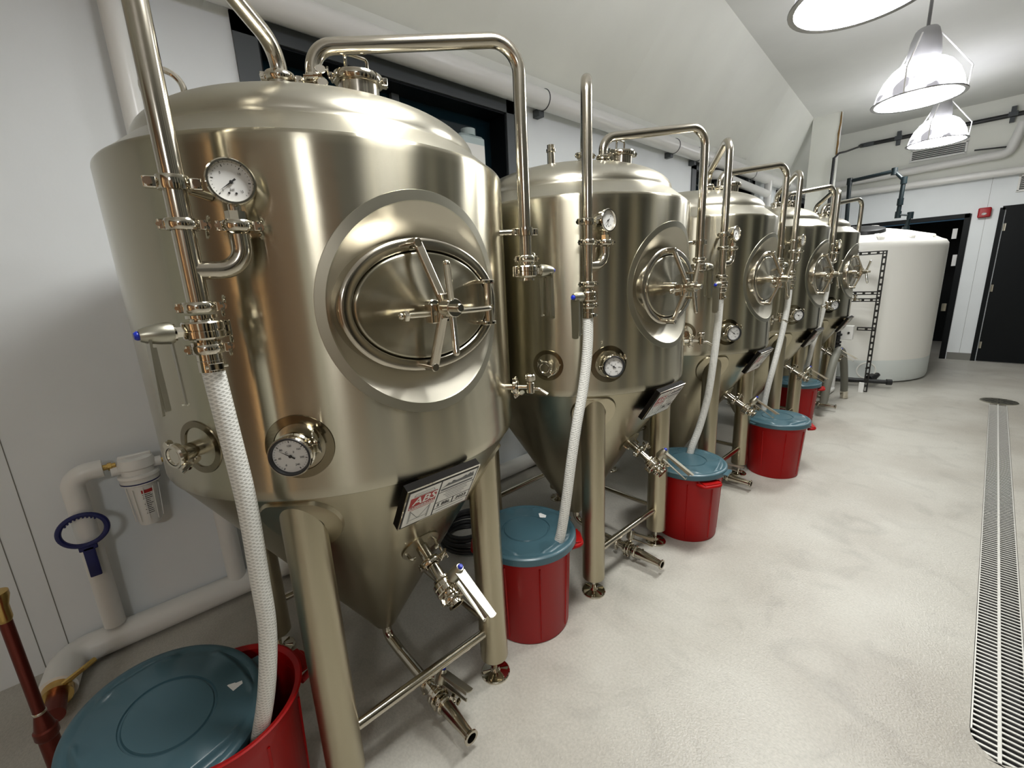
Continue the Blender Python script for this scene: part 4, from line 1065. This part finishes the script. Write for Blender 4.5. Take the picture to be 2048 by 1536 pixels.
# pump on a board
o = empty('transfer_pump', (-.43,5.62,0))
q = MB().mat(M_WHITE); q.box((0,0,.03),(.36,.46,.03),None,.008); 
for sx in (-.15,.15): q.box((sx,-.18,.0075),(.04,.04,.015)); q.box((sx,.18,.0075),(.04,.04,.015))
q.build('base_board', o)
q = MB().mat(M_BLACK); q.disc_cyl((-.02,-.1,.16),(-.02,.12,.16),.075,.012); q.box((-.02,.0,.065),(.10,.18,.05)); q.build('motor', o)
q = MB().mat(M_ALARM); q.disc_cyl((-.02,-.13,.16),(-.02,-.1,.16),.065,.006); q.build('red_housing', o)
q = MB().mat(M_POL); q.disc_cyl((-.02,-.19,.16),(-.02,-.13,.16),.05); q.cyl((-.02,-.16,.16),(-.02,-.16,.27),.018); q.build('pump_head', o)
tag(o,'small pump with red housing on a white board beside the farthest tank','pump')
o = empty('cable_coil', (-1.02,.72,0)); q = MB().mat(M_BLACK)
for k in range(6): q.torus(.15-.01*(k%3),.012,Mx.Translation((0.01*(k%2),0,.013+.022*k))@Mx.Rotation(.05*(k-2),4,'X'),36,8)
q.build('coil', o); tag(o,'coiled black cable on the floor in the gap between the two nearest tanks','cable')

# ---------------------------------------------------------------- floor drain
o = empty('floor_drain', ((dx0+dx1)/2,dy0,0)); B = V(o.location)
q = MB().mat(M_GROUT); W2 = (dx1-dx0)/2
q.box((0,(dy1-dy0)/2,-.09),(2*W2,dy1-dy0,.02)); q.box((-W2+.002,(dy1-dy0)/2,-.06),(.004,dy1-dy0,.07)); q.box((W2-.002,(dy1-dy0)/2,-.06),(.004,dy1-dy0,.07))
q.box((0,.002,-.06),(2*W2,.004,.07)); q.build('channel', o)
q = MB().mat(M_GRATE); q.box((0,(dy1-dy0)/2,-.004),(.009,dy1-dy0-.02,.008)); q.build('centre_spine', o)
ng = 150; gl = dy1-dy0-.04
for k in range(100):
    y = .03+.0245*k
    q = MB().mat(M_GRATE); q.box((0,y,-.006),(2*W2-.010,.0075,.003)); q.build('grate_bar', o)
q = MB().mat(M_GRATE)
y = .03+.0245*100
while y < dy1-dy0-.02: q.box((0,y,-.006),(2*W2-.010,.0075,.003)); y += .0245
g_ = q.build('grate_bar', o); g_['kind'] = 'stuff'
q = MB().mat(M_GRATE); q.box((-W2+.004,(dy1-dy0)/2+.05,-.004),(.004,dy1-dy0-.1,.006)); q.box((W2-.004,(dy1-dy0)/2+.05,-.004),(.004,dy1-dy0-.1,.006)); q.build('edge_rail', o)
tag(o,'long narrow steel floor drain grating at the right side','drain')
o = empty('drain_cover', (1.117,6.30,0)); q = MB().mat(M_BAND); q.lathe([(.145,0),(.145,.005),(.138,.007),(.125,.006),(0,.006)],None,48); q.build('cover_disc', o)
q = MB().mat(M_GROUT)
for k in range(12):
    T = Mx.Rotation(2*pi*k/12,4,'Z'); q.box((.075,0,.0068),(.08,.008,.001),T)
q.build('slots', o)
tag(o,'round metal cover at the far end of the floor drain','drain cover')

# ---------------------------------------------------------------- pendant lamps
def make_lamp():
    o = empty('pendant_lamp')
    r = .270
    q = MB().mat(M_BOWLLAMP); pr = [(r-.004,.0),(r-.008,.03),(r-.022,.09),(r-.050,.155),(r-.095,.215),(r-.135,.245),(.098,.262)]
    q.lathe(pr,None,48); q.build('reflector', o, ang=60)
    q = MB().mat(M_RIMLAMP); q.lathe([(r-.012,-.004),(r+.012,-.006),(r+.014,.0),(r-.002,.006)],None,48); q.build('rim', o)
    q = MB().mat(M_LENS); q.lathe([(0,-.010),(r*.6,-.008),(r-.008,.0)],None,48); q.build('lens', o, ang=60)
    q = MB().mat(M_LAMPCAP); q.lathe([(.100,.250),(.100,.31),(.088,.40),(.070,.46),(.058,.475),(0,.478)],None,36); q.build('housing', o)
    for k in range(3):
        a = radians(20+120*k); q = MB().mat(M_WHITE)
        q.tube([(cos(a)*.085,sin(a)*.085,.43),(cos(a)*(r+.02),sin(a)*(r+.02),.17),(cos(a)*(r+.012),sin(a)*(r+.012),.0)],.0055,8); q.build('guard_rod', o)
    return o
LY = [2.15,4.32,7.12]
lamp0 = make_lamp()
LL = ['nearest pendant lamp, cut off by the top edge of the photo','middle hanging bowl lamp, fully visible and larger of the two whole ones','farthest hanging bowl lamp, low behind the middle one']
lamps = []
for i, y in enumerate(LY):
    o = lamp0 if i == 0 else copy_tree(lamp0)
    x = (.32,.300,.198)[i]; o.location = (x,y,(2.67,2.736,2.911)[i]); lamps.append(o)
    s_ = MB().mat(M_LAMPCAP); s_.cyl((0,0,.475),(0,0,ZC-o.location.z),.011,12); s_.lathe([(0,0),(.075,0),(.075,-.03),(0,-.03)],TR((0,0,ZC-o.location.z)),20); s_.build('rod', o)
    tag(o, LL[i], 'lamp', 'bowl pendant lamps')
# unseen lamps outside the frame; the second is added to light the panelling
for j, (x, y) in enumerate([(.32,.22),(3.0,-2.1)]):
    o = copy_tree(lamp0); o.location = (x,y,2.62)
    tag(o, 'unseen bowl pendant lamp placed outside the frame', 'lamp', 'bowl pendant lamps out of view')
# unseen things added behind the camera and at right for the steel to reflect
o = empty('added_panelling', (1.0,YN+.03,0)); q = MB().mat(M_WOOD); q.box((.55,.03,1.5),(3.6,.06,3.0)); q.box((XR-1.05,.85,1.5),(.06,1.7,3.0)); q.build('added_panel', o)  # unseen brown panels added for the first tank to reflect
q = MB().mat(emis('amber_glow', (1,.66,.34), 2.6))  # glowing rods made up to draw golden lines on the first tank
for k,x in enumerate((-.50,-.41,-.31,-.12,.30)): q.cyl((x,.10,.2),(x,.10,2.5),.006,10)
q.build('added_amber_rods', o); tag(o,'brown wooden panelling added behind the camera for reflections, with made-up glowing amber rods','panelling')
for i,(y,w) in enumerate(((-.6,.7),(1.0,1.0),(2.6,.6),(5.2,1.3),(7.6,1.0))):
    q = MB().mat(M_DOORP); q.box((XR-.03,y,1.15),(.05,w,2.3)); o = q.build('added_dark_door'); tag(o,'black door added on the unseen right wall for reflections','door','added black doors on the unseen right wall')  # unseen doors added as dark areas in the steel reflections
for i,(x,y,r_,h_) in enumerate(((3.9,.1,.35,2.0),(3.7,1.6,.5,2.2),(3.8,3.2,.35,1.7))):
    o = empty('added_kettle', (x,y,0)); q = MB().mat(M_LEG); q.lathe([(0,.5),(r_-.05,.5),(r_,.56),(r_,h_-.2),(r_-.04,h_-.14),(r_*.5,h_),(.12,h_+.03),(.12,h_+.2),(0,h_+.2)],None,48); q.build('kettle_body', o)  # unseen kettle added only for the tanks to reflect
    for k in range(3):
        a = 2*pi*k/3; q = MB().mat(M_LEG); q.cyl((r_*.8*cos(a),r_*.8*sin(a),0),(r_*.8*cos(a),r_*.8*sin(a),.56),.035); q.build('leg', o)
    tag(o,'steel kettle added outside the frame on the right for reflections','kettle','added steel kettles out of view')

# ---------------------------------------------------------------- light
def area(name, loc, size, power, rot=(0,0,0), col=(1,.985,.95)):
    l = bpy.data.lights.new(name,'AREA'); l.shape = 'DISK'; l.size = size; l.energy = power; l.color = col
    o = bpy.data.objects.new(name,l); COL.objects.link(o); o.location = loc; o.rotation_euler = rot; return o
w = bpy.data.worlds.new('World'); bpy.context.scene.world = w; w.use_nodes = True
w.node_tree.nodes['Background'].inputs[0].default_value = (.01,.02,.03,1); w.node_tree.nodes['Background'].inputs[1].default_value = 1

# ---------------------------------------------------------------- camera
Rm = [[0.6757279, 0.7357181, -0.0459421], [0.1383805, -0.1878192, -0.9724067], [-0.7240461, 0.6507248, -0.2287237]]
cam = bpy.data.cameras.new('Camera'); cam.sensor_width = 36; cam.lens = 15.09113; cam.clip_start = .02
co = bpy.data.objects.new('Camera', cam); COL.objects.link(co)
M4 = Mx(((Rm[0][0],-Rm[1][0],-Rm[2][0],0.89377),(Rm[0][1],-Rm[1][1],-Rm[2][1],-0.58157),(Rm[0][2],-Rm[1][2],-Rm[2][2],1.4938),(0,0,0,1)))
co.matrix_world = M4
sc = bpy.context.scene; sc.camera = co
sc.view_settings.view_transform = 'Standard'; sc.view_settings.look = 'None'; sc.view_settings.gamma = 1
sc.view_settings.use_curve_mapping = False; sc.view_settings.exposure = 1.17
sc.cycles.max_bounces = 10; sc.cycles.diffuse_bounces = 3; sc.cycles.glossy_bounces = 5; sc.cycles.sample_clamp_indirect = 6
